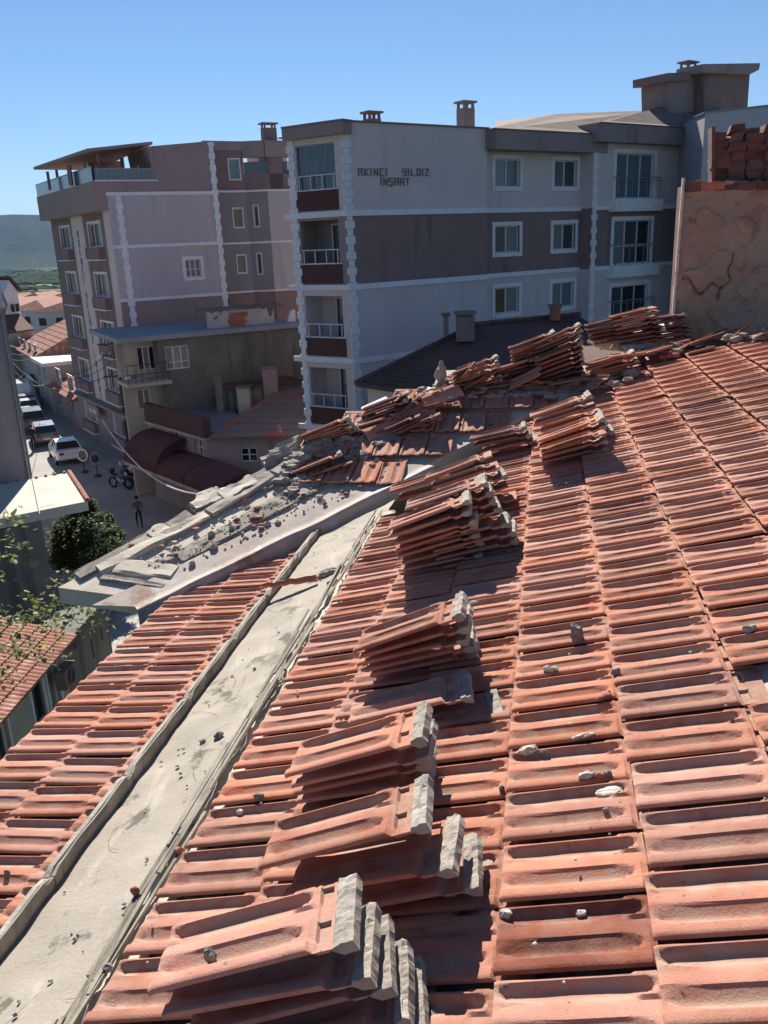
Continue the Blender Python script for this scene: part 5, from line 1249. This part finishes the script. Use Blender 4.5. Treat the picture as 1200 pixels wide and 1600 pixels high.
CF.wall('gable_extension',0,2.4,0,zl+.7,[],M_oldc,lh) if False else None
mb=MB(); CF.box(mb,-16,-3.5,0,zl-.1,-4.2,-.4); CF.box(mb,-3.5,-.0,0,2.2,-1.4,-.26); mb.build('cottage_body',M_oldc,lh)

for (x,y,hh2) in ((159,989,.45),(145,1014,.6)): s_,z_=CF.to(x,y); mb=MB(); CF.box(mb,s_-.05,s_+.05,z_-hh2/2,z_+hh2/2,-.03,.03); mb.build('wall_slot',M_iron,lh)
ac=thing('air_conditioner','grey air conditioner unit fixed to the cottage wall','air conditioner'); s_,z_=CF.to(107,1055,.3); mb=MB(); CF.box(mb,s_-.38,s_+.38,z_-.27,z_+.27,.08,.38); mb.build('casing',M_brn,ac)
mb=MB(); c=CF.w(s_,z_,.385); 
for r_ in (.07,.13,.19,.23): mb.tube([c+CF.D*r_*math.cos(t/16*2*math.pi)+ZZ*r_*math.sin(t/16*2*math.pi) for t in range(17)],.012,4)
mb.build('fan_grille',M_iron,ac)

# --- houses up the street
def plain_house(name,label,f,s0,s1,zt,mat,roofm,parent=None,roof='flat',dep=7,wins=(),rh=1.4,d=0):
    h=thing(name,label,'house',f.w((s0+s1)/2,0,0))
    f.wall('wall',s0,s1,0,zt,[w_ for w_ in wins],mat,h,thick=dep,d=d)
    for w_ in wins: f.window(w_,h,frame=M_pvc,mull=1,glass=M_glassd,fw=.06,d=d)
    if roof=='flat': mb=MB(); f.box(mb,min(s0,s1)-.2,max(s0,s1)+.2,zt,zt+.3,-dep,.35+d); mb.build('roof_slab',roofm,h)
    elif roof=='slope': 
        a,b=(s0,s1) if s0<s1 else (s1,s0); A=f.w(a-.2,zt,.5+d);B=f.w(b+.2,zt,.5+d); tiled('tiled_roof',A,B,B-f.N*(dep*.6)+ZZ*rh-f.D*1.2,A-f.N*(dep*.6)+ZZ*rh+f.D*1.2,10,int((b-a)/.3),roofm,h)
        mb=MB(); mb.prism([A,A-f.N*(dep*.6)+ZZ*rh+f.D*1.2,A-f.N*dep],(0,0,-.08)); mb.build('roof_side',roofm,h); mb=MB(); mb.prism([B,B-f.N*(dep*.6)+ZZ*rh-f.D*1.2,B-f.N*dep],(0,0,-.08)); mb.build('roof_side',roofm,h)
    return h
far0=AL.w(sl2,0,0); RS=Fc(far0,hdir(-230,412)); 
def rs(x,y): return RS.to(x,y)
sa=rs(119,640)[0]; sb=rs(86,620)[0]; sc_=rs(66,600)[0]; sd_=rs(50,590)[0]; print('RS',sa,sb,sc_,sd_)
sgr=1 if sb>0 else -1
za1=rs(100,612)[1]; zb2=rs(84,575)[1]; zc3=rs(58,563)[1]
def wins(s0,s1,zs_,n): return [(min(s0,s1)+abs(s1-s0)*(i+.3)/n,min(s0,s1)+abs(s1-s0)*(i+.7)/n,z,z+1.3) for i in range(n) for z in zs_]
plain_house('street_house','low pink fronted house with small tiled roof beside the tall block',RS,0,sb,za1,M_pink,M_ftile,roof='slope',wins=wins(0,sb,(1,max(2.8,za1-2)),2),rh=1.5)
plain_house('street_house','white parapet house between the two tiled street houses',RS,sb,sc_,zb2,M_cream,M_quo,roof='flat',wins=wins(sb,sc_,(1,max(2.8,zb2-2.2)),2),d=.3)
plain_house('street_house','long cream house with large sunlit tiled roof up the street',RS,sc_,sc_+sgr*12,zc3+.3,M_cream,M_ftile,roof='slope',wins=wins(sc_,sc_+sgr*12,(1,4),4),rh=2.6,dep=10)
# white gabled house beyond the grey building
Gx=atd(38,520,98); gd=hdir(1400,360); wf2=Fc(Gx,gd); wh=thing('gabled_house','white gabled house with one window beyond the grey building','house',(Gx.x,Gx.y,0))
zgA=wf2.to(37,455)[1]; zgB=wf2.to(10,438)[1]; s1_=-9; sA_=wf2.to(14,440)[0]
mb=MB(); mb.prism([wf2.w(0,0,0),wf2.w(0,zgA,0),wf2.w(sA_,zgB,0),wf2.w(sA_*2,zgA,0),wf2.w(sA_*2,0,0)],-wf2.N*8); mb.build('wall',M_quo,wh)
mb=MB(); mb.prism([wf2.w(.3,zgA,.3),wf2.w(sA_,zgB+.25,.3),wf2.w(sA_,zgB+.4,.3),wf2.w(.4,zgA+.15,.3)],-wf2.N*8.5); mb.build('roof',M_ftile2,wh)
wf2.window(wf2.rect(15,474,30,488),wh,frame=M_pvc,mull=1,glass=M_glassd,d=.16,dep=.1)
mb=MB(); s5=wf2.to(10,510)[0]; mb.prism([wf2.w(s5-3,wf2.to(20,490)[1],.05),wf2.w(-.3,wf2.to(36,489)[1],.05),wf2.w(-1.2,wf2.to(30,512)[1],3.2),wf2.w(s5-3,wf2.to(20,514)[1],3.2)],(0,0,-.12)); mb.build('lean_to_roof',M_ftile2,wh)
mb=MB(); wf2.box(mb,s5-3,-1,0,wf2.to(20,512)[1],.1,3.0); mb.build('annex_wall',M_cream,wh)
# small town further off
rt=random.Random(11)
for k in range(34):
    x=rt.uniform(8,128); y=rt.uniform(486,540) if k%3 else rt.uniform(488,505); p=atz(x,y,-1-abs(rt.gauss(0,4))) ; D_=math.hypot(p.x,p.y); 
    if D_<115 or D_>520: D_=rt.uniform(125,380); p=atd(x,y,D_)
    base=gz(p.x,p.y); zt_=max(base+4,p.z); w_=rt.uniform(7,12); l_=rt.uniform(8,14); ang=R(rt.uniform(-40,10)); h=thing('town_house','small distant town house among the roofs down the valley','house',(p.x,p.y,base),'distant town houses')
    M=Matrix.Translation((p.x,p.y,base))@Matrix.Rotation(ang,4,'Z'); hh2=zt_-base; mb=MB(); mb.box(-w_/2,w_/2,-l_/2,l_/2,-3,hh2,M); mb.build('wall',rt.choice((M_cream,M_quo,M_cream,M_lil)),h)
    mb=MB(); r_=rt.uniform(1.2,2); a_=[(-w_/2-.4,-l_/2-.4,hh2),(w_/2+.4,-l_/2-.4,hh2),(w_/2+.4,l_/2+.4,hh2),(-w_/2-.4,l_/2+.4,hh2),(0,-l_/2+2,hh2+r_),(0,l_/2-2,hh2+r_)]
    if k%4: mb.add([M@Vector(q) for q in a_],[(0,1,4),(1,2,5,4),(2,3,5),(3,0,4,5),(0,3,2,1)]); mb.build('roof',M_ftile,h)
    else: mb.box(-w_/2-.3,w_/2+.3,-l_/2-.3,l_/2+.3,hh2,hh2+.3,M); mb.build('roof_slab',M_quo,h)
    mb=MB()
    for i in range(3):
        for s_ in (-1,): mb.box(-w_/2+.8+i*(w_-2)/3,-w_/2+2+i*(w_-2)/3,-l_/2-.03,-l_/2+.02,hh2-2.2,hh2-1,M)
    mb.build('window',M_glassd,h)
# ================= street life ==========================================
M_tyre=pm('tyre_rubber',(.02,.02,.02),bump=0,rough=.8); M_rim=pm('wheel_rim',(.4,.4,.4),bump=0,rough=.3,metal=.8); M_lamp=pm('tail_lamp',(.35,.02,.02),bump=0,rough=.2)
def car(label,P,az,col,L_=4.4,W_=1.76,H_=1.45,van=False,group='cars parked along the street',suv=False):
    m=bpy.data.materials.new('car_paint'); m.use_nodes=True; b=m.node_tree.nodes['Principled BSDF']; b.inputs['Base Color'].default_value=(*col,1); b.inputs['Roughness'].default_value=.25; b.inputs['Coat Weight'].default_value=.6
    N=m.node_tree.nodes; tc=N.new('ShaderNodeTexCoord'); nn=N.new('ShaderNodeTexNoise'); nn.inputs['Scale'].default_value=3; m.node_tree.links.new(tc.outputs['Object'],nn.inputs['Vector']); mr=N.new('ShaderNodeMapRange'); mr.inputs['To Min'].default_value=.2; mr.inputs['To Max'].default_value=.4; m.node_tree.links.new(nn.outputs[0],mr.inputs[0]); m.node_tree.links.new(mr.outputs[0],b.inputs['Roughness'])
    r=thing('parked_car' if not van else 'parked_van',label,'car' if not van else 'van',P,group); r.rotation_euler=(0,0,-R(az))
    h=W_/2; k=H_/1.45
    # y forward, rear at 0. stations: y, half width, bottom, shoulder z
    low=[(0,.80,.42,.82),(.12,.94,.30,.98),(.6,1.0,.24,1.0),(1.4,1.0,.24,.98),(2.6,1.0,.24,.95),(3.4,1.0,.24,.90),(4.1,.93,.26,.78),(4.4,.70,.38,.62)]
    V=[];F=[]
    for y,w_,zb_,zs_ in low:
        y*=L_/4.4; 
        if van: zs_=max(zs_,.98 if y>3.6 else 1.05)
        for (a,z) in ((-.86,zb_),(-1,zb_+.14),(-1.0,zs_-.14),(-.92,zs_),(.92,zs_),(1.0,zs_-.14),(1,zb_+.14),(.86,zb_)): V.append((a*w_*h,y,z*k))
    n=8
    for i in range(len(low)-1):
        for j in range(n): b0=i*n; F.append((b0+j,b0+(j+1)%n,b0+n+(j+1)%n,b0+n+j))
    F.append(tuple(range(n))); F.append(tuple((len(low)-1)*n+j for j in range(n))[::-1])
    mb=MB(); mb.add(V,F); mb.build('body',m,r,local=True,smooth=False)
    if van: st=[(.05,1.0,.86),(.2,1.42*1.12,.84),(3.0,1.42*1.12,.82),(3.75,1.0,.84)]
    elif suv: st=[(.1,.97,.86),(.35,1.40,.74),(2.3,1.45,.74),(3.3,.93,.86)]
    else: st=[(.55,.97,.86),(1.15,1.36,.72),(2.2,1.43,.72),(3.25,.93,.86)]
    V=[];
    for y,z,w_ in st: V+=[(-w_*h,y*L_/4.4,z*k-.0),(w_*h,y*L_/4.4,z*k)]
    # glasshouse: side panels between shoulder and roof
    s0,s1,s2,s3=st; sc4=L_/4.4
    b0=[(-.88*h,s0[0]*sc4,.96*k),(.88*h,s0[0]*sc4,.96*k),(.88*h,s3[0]*sc4,.93*k),(-.88*h,s3[0]*sc4,.93*k)]; t0=[(-s1[2]*h,s1[0]*sc4,s1[1]*k),(s1[2]*h,s1[0]*sc4,s1[1]*k),(s2[2]*h,s2[0]*sc4,s2[1]*k),(-s2[2]*h,s2[0]*sc4,s2[1]*k)]
    mb=MB(); mb.add(b0+t0,[(0,1,5,4),(1,2,6,5),(2,3,7,6),(3,0,4,7),(4,5,6,7)]); mb.build('glasshouse',M_glassd if not van else m,r,local=True)
    mb=MB(); mb.add([Vector(p)+Vector((0,0,.012)) for p in t0]+[Vector(p)-Vector((0,0,.05)) for p in t0],[(0,1,2,3),(0,4,5,1),(1,5,6,2),(2,6,7,3),(3,7,4,0)])
    for p,q in ((0,4),(1,5),(2,6),(3,7)):
        mb.tube([Vector(b0[p]),Vector(t0[p])],.045,5)
    for sx in(-1,1): mb.tube([Vector((sx*.88*h,(s0[0]+s3[0])/2*sc4,.95*k)),Vector((sx*s1[2]*h,(s1[0]+s2[0])/2*sc4,s1[1]*k))],.035,5)
    mb.build('roof_shell',m,r,local=True)
    for sx in (-1,1):
        mb=MB(); mb.box(sx*h*.62-.14,sx*h*.62+.14,-.015*1,.05,.72*k,.88*k); mb.build('tail_light',M_lamp,r,local=True)
        for y in (.75,3.45):
            w=MB(); w.tube([(sx*(h-.16),y*sc4,.31),(sx*(h+.01),y*sc4,.31)],.31,14); wo=w.build('wheel',M_tyre,r,local=True); w=MB(); w.tube([(sx*(h+.0),y*sc4,.31),(sx*(h+.02),y*sc4,.31)],.19,10); w.build('rim',M_rim,wo,local=True)
    mb=MB(); mb.box(-.26,.26,-.02,.01,.50*k,.62*k); mb.build('number_plate',M_quo,r,local=True)
    mb=MB(); mb.box(-h*.9,h*.9,-.03,.06,.32*k,.42*k); mb.build('bumper',M_iron,r,local=True)
    return r
def gp(x,y): return atz(x,y,.02)
car('white sedan parked at the edge of the shade, nearest car',gp(113,727),-28,(.62,.62,.62))
car('dark silver hatchback parked behind the white sedan',gp(76,698),-26,(.16,.17,.17),4.1,1.75,1.5,suv=True)
car('dark green boxy car with bright roof, third up the street',gp(57,678),-26,(.10,.13,.12),4.4,1.8,1.75,suv=True)
car('pale car half hidden behind the grey building corner',gp(50,654),-25,(.5,.5,.48),4.2,1.75,1.45)
car('white van farthest up the street, below the umbrella',gp(37,636),-24,(.7,.7,.7),4.6,1.85,1.9,van=True)
car('grey car between the far white van and the pale car',gp(46,646),-24,(.2,.2,.2),4.2,1.75,1.45)
M_skin=pm('skin',(.42,.26,.19),bump=0); M_hair=pm('dark_hair',(.02,.015,.012),bump=0); M_cloth=pm('black_clothes',(.022,.022,.026),bump=0); M_shirt=pm('brown_top',(.20,.13,.105),bump=0); M_shoe=pm('light_shoes',(.5,.48,.45),bump=0); M_jean=pm('navy_trousers',(.025,.03,.05),bump=0)
def person(label,P,az,h,shirt,legs,shoe,pose,hair=True,bag=None):
    r=thing('person',label,'person',P); r.rotation_euler=(0,0,-R(az)); k=h/1.72
    st=pose
    J={'pel':(0,0,.93),'wai':(0,.01,1.08),'che':(0,.0,1.30),'nek':(0,.01,1.46),'hd0':(0,.03,1.55),'hd1':(0,.035,1.66),
     'lh':(-.09,0,.90),'lk':(-.10,.5*st+.03,.50),'la':(-.10,.55*st-.10*abs(st),.09),'lf':(-.10,.55*st+.13,.04),
     'rh':(.09,0,.90),'rk':(.10,-.3*st+.04,.50),'ra':(.10,-.75*st,.10+.05*abs(st)*2),'rf':(.10,-.75*st+.13,.04),
     'ls':(-.18,0,1.41),'le':(-.24,-.15*st-.03,1.14),'lw':(-.22,.1,.94),'lg':(-.21,.14,.87),
     'rs':(.18,0,1.41),'re':(.24,.15*st-.02,1.14),'rw':(.20,.20,1.02),'rg':(.17,.26,.99)}
    E=[('pel','wai'),('wai','che'),('che','nek'),('nek','hd0'),('hd0','hd1'),('pel','lh'),('lh','lk'),('lk','la'),('la','lf'),('pel','rh'),('rh','rk'),('rk','ra'),('ra','rf'),('che','ls'),('ls','le'),('le','lw'),('lw','lg'),('che','rs'),('rs','re'),('re','rw'),('rw','rg')]
    RR={'pel':.135,'wai':.12,'che':.14,'nek':.055,'hd0':.075,'hd1':.09,'lh':.09,'rh':.09,'lk':.062,'rk':.062,'la':.04,'ra':.04,'lf':.04,'rf':.04,'ls':.062,'rs':.062,'le':.043,'re':.043,'lw':.028,'rw':.028,'lg':.033,'rg':.033}
    ks=list(J); me=bpy.data.meshes.new('body_skeleton'); me.from_pydata([Vector(J[q])*k for q in ks],[(ks.index(a),ks.index(b)) for a,b in E],[])
    o=bpy.data.objects.new('body_skeleton',me); C.objects.link(o); o.modifiers.new('s','SKIN'); sv=me.skin_vertices[0].data
    for i,q in enumerate(ks): sv[i].radius=(RR[q]*k,RR[q]*k*.8)
    sv[0].use_root=True; sb_=o.modifiers.new('b','SUBSURF'); sb_.levels=2; sb_.render_levels=2
    dg=bpy.context.evaluated_depsgraph_get(); nm=bpy.data.meshes.new_from_object(o.evaluated_get(dg)); C.objects.unlink(o); bpy.data.objects.remove(o)
    nm.materials.clear()
    for m in (M_skin,shirt,legs,shoe): nm.materials.append(m)
    for p in nm.polygons:
        c=p.center/k; p.material_index=0 if c.z>1.47 or (abs(c.x)>.15 and c.z<1.05 and c.y>.04 and c.z>.8) else 1 if c.z>.97 or abs(c.x)>.19 else 3 if c.z<.08 else 2; p.use_smooth=True
    b=inst('body',nm,r)
    mb=MB(); mb.blob((0,.01*k,1.66*k),(.10*k,.115*k,.115*k),2,.08,1.5,3); mb.blob((0,-.06*k,1.56*k),(.08*k,.06*k,.13*k),2,.08,1.5,4); mb.build('hair',M_hair,r,local=True,smooth=True)
    mb=MB(); mb.blob((0,.125*k,1.61*k),(.014*k,.02*k,.02*k),1,0,1,1); mb.blob((.035*k,.108*k,1.635*k),(.012*k,.008*k,.008*k),1,0); mb.blob((-.035*k,.108*k,1.635*k),(.012*k,.008*k,.008*k),1,0); mb.build('face',M_skin,r,local=True)
    if bag: mb=MB(); mb.blob((.17*k,.24*k,1.02*k),(.09*k,.05*k,.10*k),2,.15,1.5,2); mb.build('carried_bundle',M_shoe,r,local=True)
    return r
person('woman in brown top and dark trousers walking in the street shade',gp(219,825),160,1.62,M_shirt,M_jean,M_shoe,.45,bag=True)
person('man dressed in black standing beside the grey building',gp(54,704),120,1.80,M_cloth,M_cloth,M_cloth,.06)
# motorcycles under the awning
def moto(label,P,az,col,grp='motorcycles parked by the awnings'):
    r=thing('motorcycle',label,'motorcycle',P,grp); r.rotation_euler=(0,0,-R(az)); m=pm('moto_paint',col,bump=0,rough=.35)
    for y in (-.62,.62):
        mb=MB(); mb.tube([(.0+.0,y+.29*math.cos(t/14*2*math.pi),.31+.29*math.sin(t/14*2*math.pi)) for t in range(15)],.05,6); mb.build('wheel',M_tyre,r,local=True)
    mb=MB(); mb.blob((0,.15,.78),(.14,.26,.13),2,.08,1.5,1); mb.build('fuel_tank',m,r,local=True)
    mb=MB(); mb.blob((0,-.35,.80),(.13,.36,.06),2,.05,1.5,2); mb.build('seat',M_tyre,r,local=True)
    mb=MB(); mb.blob((0,0,.45),(.15,.26,.18),2,.2,2,3); mb.tube([(0,.62,.31),(0,.36,1.0)],.03,6); mb.tube([(0,-.62,.31),(0,-.1,.6)],.03,6); mb.tube([(0,.4,.85),(0,-.5,.7)],.03,6); mb.build('frame',M_rim,r,local=True)
    mb=MB(); mb.tube([(-.34,.26,1.05),(0,.38,1.02),(.34,.26,1.05)],.018,6); mb.build('handlebar',M_iron,r,local=True)
    mb=MB(); mb.blob((0,.50,.92),(.09,.07,.09),2,.02); mb.build('headlight',M_quo,r,local=True)
    mb=MB(); mb.box(-.18,.18,-.85,-.55,.86,1.12); mb.build('top_box',m,r,local=True)
moto('dark motorcycle with pale front, nearest the street middle',gp(190,763),120,(.10,.11,.14)); moto('motorcycle with white box parked deeper under the awning',gp(203,752),140,(.5,.5,.5)); moto('dark motorcycle standing close to the awning post',gp(216,762),100,(.06,.06,.07))
# round framed pavement stands
for k,(x,y,lab) in enumerate(((133,738,'round white framed pavement stand in sunlight by sedan'),(153,744,'round framed pavement stand standing in shade'))):
    p=gp(x,y); r=thing('pavement_stand',lab,'stand',p,'round pavement stands'); mb=MB(); mb.tube([(.0,0,.02),(0,0,.75)],.035,6); mb.build('pole',M_iron,r,local=True); mb=MB(); mb.tube([(0,0,0),(0,0,.08)],.22,12); mb.build('base',M_iron,r,local=True)
    q=Vector((0,0,1.1)); mb=MB(); mb.tube([q+Vector((.30*math.cos(t/18*2*math.pi),0,.36*math.sin(t/18*2*math.pi))) for t in range(19)],.055,6); mb.build('ring',M_quo if k==0 else M_railm,r,local=True); mb=MB(); mb.tube([q-Vector((0,.02,0)),q+Vector((0,.02,0))],.26,16); mb.build('disc',M_glassd,r,local=True)
# planters and cafe plants under the awnings
M_leaf=pm('leaf_green',(.055,.085,.03),(.085,.12,.04),scale=3,bump=0,rough=.6,rand=.2); M_leafy=pm('leaf_yellow_green',(.17,.21,.05),(.24,.25,.07),scale=3,bump=0,rough=.6)
def leaves(mb,c,rad,n,size,rn,flat=1.,shell=.5):
    for i in range(n):
        v=Vector((rn.gauss(0,1),rn.gauss(0,1),rn.gauss(0,1))).normalized(); t=shell+(1-shell)*rn.random(); p=Vector((c[0]+v.x*rad[0]*t,c[1]+v.y*rad[1]*t,c[2]+v.z*rad[2]*t)); 
        a=Vector((rn.gauss(0,1),rn.gauss(0,1),rn.gauss(0,.5))).normalized(); b=a.cross(Vector((rn.gauss(0,1),rn.gauss(0,1),rn.gauss(0,1)))).normalized(); s=size*rn.uniform(.6,1.3)
        mb.add([p-a*s,p-b*s*.45-a*s*.1,p+a*s*.9,p+b*s*.45-a*s*.1],[(0,1,2,3)])
for k,(x,y,s_) in enumerate(((268,765,.8),(255,752,.5),(293,772,.7))):
    p=gp(x,y); r=thing('potted_plant',('large pale leaved potted plant under the awning','small potted plant left of the large pale one','potted plant nearest the broken roof edge')[k],'plant',p,'potted plants under the awnings'); rn=random.Random(k); mb=MB(); mb.tube([(0,0,0),(0,0,.4)],.18,10,.24); mb.build('pot',M_red,r,local=True); mb=MB(); leaves(mb,(0,0,.55+s_*.6),(s_*.6,s_*.6,s_*.6),160,.12,rn); mb.build('foliage',M_leaf,r,local=True)
for m_ in (M_leaf,M_leafy):
    t_=m_.node_tree; pb_=t_.nodes['Principled BSDF']; tr=t_.nodes.new('ShaderNodeBsdfTranslucent'); mx=t_.nodes.new('ShaderNodeMixShader'); mx.inputs[0].default_value=.4
    hs_=t_.nodes.new('ShaderNodeHueSaturation'); hs_.inputs['Value'].default_value=2.2; hs_.inputs['Hue'].default_value=.48; t_.links.new(pb_.inputs['Base Color'].links[0].from_socket,hs_.inputs['Color']); t_.links.new(hs_.outputs[0],tr.inputs[0]); t_.links.new(pb_.outputs[0],mx.inputs[1]); t_.links.new(tr.outputs[0],mx.inputs[2]); t_.links.new(mx.outputs[0],t_.nodes['Material Output'].inputs['Surface'])
# ivy shrub in the corner below the slab
rn=random.Random(21); c0=atd(120,850,33.5); iv=thing('ivy_shrub','dense ivy covered shrub below the pale slab roof','shrub',(c0.x,c0.y,0))
mb=MB(); mb.tube([(c0.x,c0.y,0),(c0.x+.2,c0.y,1.5),(c0.x-.1,c0.y+.2,2.6)],.12,7,.05); mb.build('stem',M_wood,iv)
mb=MB()
for (x,y,d_,r3) in ((105,850,34,(1.0,.8,1.3)),(125,868,33.5,(1.0,.8,.9)),(150,838,33,(.9,.7,1.0)),(172,858,32.5,(.8,.6,.5)),(188,866,32.2,(.6,.5,.35)),(178,838,33.3,(.5,.4,.5)),(165,812,34,(.35,.35,.35)),(130,820,34.5,(.8,.7,.9)),(155,870,32,(.8,.6,.5)),(112,812,35,(.5,.5,.6)),(140,795,34,(.35,.35,.5)),(98,872,33.5,(.6,.5,.7))):
    leaves(mb,atd(x,y,d_),r3,1100,.075,rn,shell=.35)
mb.build('foliage',M_leaf,iv)
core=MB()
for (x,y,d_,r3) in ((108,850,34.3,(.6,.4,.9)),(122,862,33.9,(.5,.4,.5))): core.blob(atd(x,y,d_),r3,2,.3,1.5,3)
core.build('shrub_core',pm('dark_shrub_core',(.02,.024,.014),bump=.3),iv)  # solid near-black blobs filling the inside of the foliage
# vine climbing near the camera on the left
def vine(label,pts,D_,n,size,seed,spread=.16,sub=None):
    rn=random.Random(seed); P=[atd(x,y,D_+(dz if False else 0)) for x,y in pts]; r=thing('vine',label,'vine',P[0]); mb=MB(); fine=[]
    for a_,b_ in zip(P,P[1:]):
        for i in range(6): t=i/6; fine.append(a_.lerp(b_,t)+Vector((rn.gauss(0,.02),rn.gauss(0,.02),rn.gauss(0,.02))))
    fine.append(P[-1]); mb.tube(fine,.012,5,.005); mb.build('stem',M_wood,r)
    for nm,mm,fr2 in (('foliage',M_leaf,.6),('young_foliage',M_leafy,.4)):
        mb=MB()
        for i in range(int(n*fr2)):
            q=rn.choice(fine)+Vector((rn.gauss(0,spread),rn.gauss(0,spread),rn.gauss(0,spread*.8))); a=Vector((rn.gauss(0,1),rn.gauss(0,1),rn.gauss(-.3,.5))).normalized(); b=a.cross(Vector((rn.gauss(0,.6),rn.gauss(0,.6),1))).normalized(); s=size*rn.uniform(.5,1.2); nn=a.cross(b)*s*.18
            mb.add([q-a*s*.2,q+b*s*.7-a*s*.45+nn,q+b*s*.75+a*s*.35,q+a*s*1.1-nn,q-b*s*.75+a*s*.35,q-b*s*.7-a*s*.45+nn],[(0,1,2,3),(0,3,4,5)])
        tag(mb.build(nm,mm,r),kind='stuff')
vine('leafy vine shoots rising at the left edge above the cottage',[(-20,900),(5,870),(12,835),(8,795)],13,90,.075,1)
vine('thick vine spray spreading over the cottage ridge',[(-30,985),(20,972),(60,955),(95,935),(125,915),(130,905)],13.5,330,.06,2,.20)
vine('bare vine runner trailing right to the wing corner',[(20,962),(60,962),(110,966),(150,984),(172,975)],13,46,.05,3,.10)
vine('yellowish vine leaves lying on the cottage tiles',[(-10,1005),(25,1015),(50,1010),(80,1030)],14,120,.055,4,.16)
vine('vine tuft at the lower left on the cottage tiles',[(-20,1052),(5,1058),(22,1060)],14,50,.055,5,.12)
vine('vine shoots at the cottage gable by the wing fascia',[(95,985),(120,960),(140,945)],13.6,60,.05,6,.14)
# cables
M_wire=pm('white_cable',(.62,.62,.60),bump=0,rough=.5)
def cable(label,A,B,sag,r_,m,grp=None,n=16):
    pts=[A.lerp(B,i/n)-ZZ*sag*4*(i/n)*(1-i/n) for i in range(n+1)]; mb=MB(); mb.tube(pts,r_,5); tag(mb.build('cable',m),label,'cable',grp)
cable('thick white cable sagging from the block down to the broken roof',atd(160,656,50),atd(312,772,30),1.0,.035,M_wire)
cable('thin pale wire crossing the street, lowest of the bundle',atd(17,563,40),atd(118,588,56),1.0,.018,M_wire)
cable('thin pale wire crossing the street to the far house',atd(18,575,40),atd(68,600,70),.4,.015,M_wire)
for k,(y0,y1) in enumerate(((540,536),(551,546),(561,553))): cable(('topmost','middle','bottom')[k]+' of three short wires above the street at the grey building',atd(15,y0,40),atd(58,y1,62),.2,.015,M_wire,'short wires above the street')
# utility pole with crossarms at the corner of the tall block
up=thing('utility_pole','dark utility pole with crossarms and insulators at the block corner','utility pole',(0,0,0)); pb=atz(205,722,0); pt=atd(184,528,math.hypot(pb.x,pb.y)); up.location=(pb.x,pb.y,0)
mb=MB(); mb.tube([(0,0,0),(0,0,pt.z)],.14,8,.10); mb.build('pole',M_iron,up,local=True)
mb=MB()
for z_,w_ in ((pt.z-.4,1.1),(pt.z-1.1,.9),(pt.z-2.4,1.0)): mb.box(-w_,w_,-.05,.05,z_,z_+.1)
mb.build('crossarm',M_iron,up,local=True); mb=MB()
for z_,w_ in ((pt.z-.3,1.1),(pt.z-1.0,.9)):
    for sx in (-1,-.5,.5,1): mb.tube([(sx*w_,0,z_),(sx*w_,0,z_+.16)],.04,6)
mb.build('insulator',M_quo,up,local=True)
for k in range(3): cable(('upper','middle','lower')[k]+' dark wire from the utility pole toward the street houses',Vector((pb.x,pb.y,pt.z-.3-k*.8)),atd(118,585+k*6,57),.3,.02,M_iron,'dark wires of the utility pole')
# market umbrella and hanging sign up the street
um=thing('umbrella','small red and white street umbrella far up the street','umbrella',gp(50,624)); mb=MB(); mb.tube([(0,0,0),(0,0,2.3)],.03,6); mb.build('pole',M_iron,um,local=True)
mb=MB()
for k in range(8):
    a0_=k*math.pi/4;a1_=a0_+math.pi/4; mb.mi=k%2; mb.add([(0,0,2.5),(1.3*math.cos(a0_),1.3*math.sin(a0_),1.9),(1.3*math.cos(a1_),1.3*math.sin(a1_),1.9)],[(0,1,2)])
mb.build('canopy',[M_quo,M_aw],um,local=True)
# sign lettering strip on the shop front
sg_=thing('shop_sign','small white lettered sign above the shop front of the left block','sign',AL.w(sl2*.45,3.6,0)); s_,z_=AL.to(158,640); mb=MB(); AL.box(mb,s_-1.3,s_+1.3,z_-.35,z_+.35,.50,.56); mb.build('sign_board',M_brn2,sg_)
rl=random.Random(3); dd=-sgn
for k,wd_ in enumerate((.16,.16,0,.14,.2,.14,.2,.14)):
    if wd_: mb=MB(); a=s_-sgn*(-1)*0+dd*(-.8+k*.22); AL.box(mb,a,a+dd*wd_*.35,z_-.13,z_+.12,.56,.59); AL.box(mb,a,a+dd*wd_,z_+.04,z_+.11,.56,.592); AL.box(mb,a+dd*wd_*.7,a+dd*wd_,z_-.13,z_+.1,.56,.591); mb.build('letter',M_quo,sg_)
# house walls under the main roof
mb=MB(); mb.prism([RF(-3,-1.75,-13),RF(4.2,-1.75,-13),RF(5.4,-.9,-13),RF(8.6,-.9,-13),RF(8.6,4.6,-13),RF(-3,4.6,-13)],ZZ*(13+zm(-1.0)-.45)); mb.build('house_wall',M_oldc,house)
mb=MB(); mb.prism([RF(-3,-.9,zm(-.9)-.2),RF(-3,4.6,zm(-.9)-.2),RF(-3,4.6,zm(4.5)-.2)],U*10.5); mb.build('loft_fill',M_oldc,house)
# ================= haze =================================================
hb=MB(); hb.box(-16500,16500,-16500,16500,-130,560); hz=hb.build('haze',M_black); hz.data.materials.clear(); hm=bpy.data.materials.new('haze'); hm.use_nodes=True; t=hm.node_tree; t.nodes.remove(t.nodes['Principled BSDF']); pv_=t.nodes.new('ShaderNodeVolumePrincipled'); pv_.inputs['Density'].default_value=3.4e-5; pv_.inputs['Color'].default_value=(.38,.58,1,1); pv_.inputs['Anisotropy'].default_value=.0
t.links.new(pv_.outputs[0],t.nodes['Material Output'].inputs['Volume']); hz.data.materials.append(hm); tag(hz,kind='stuff')
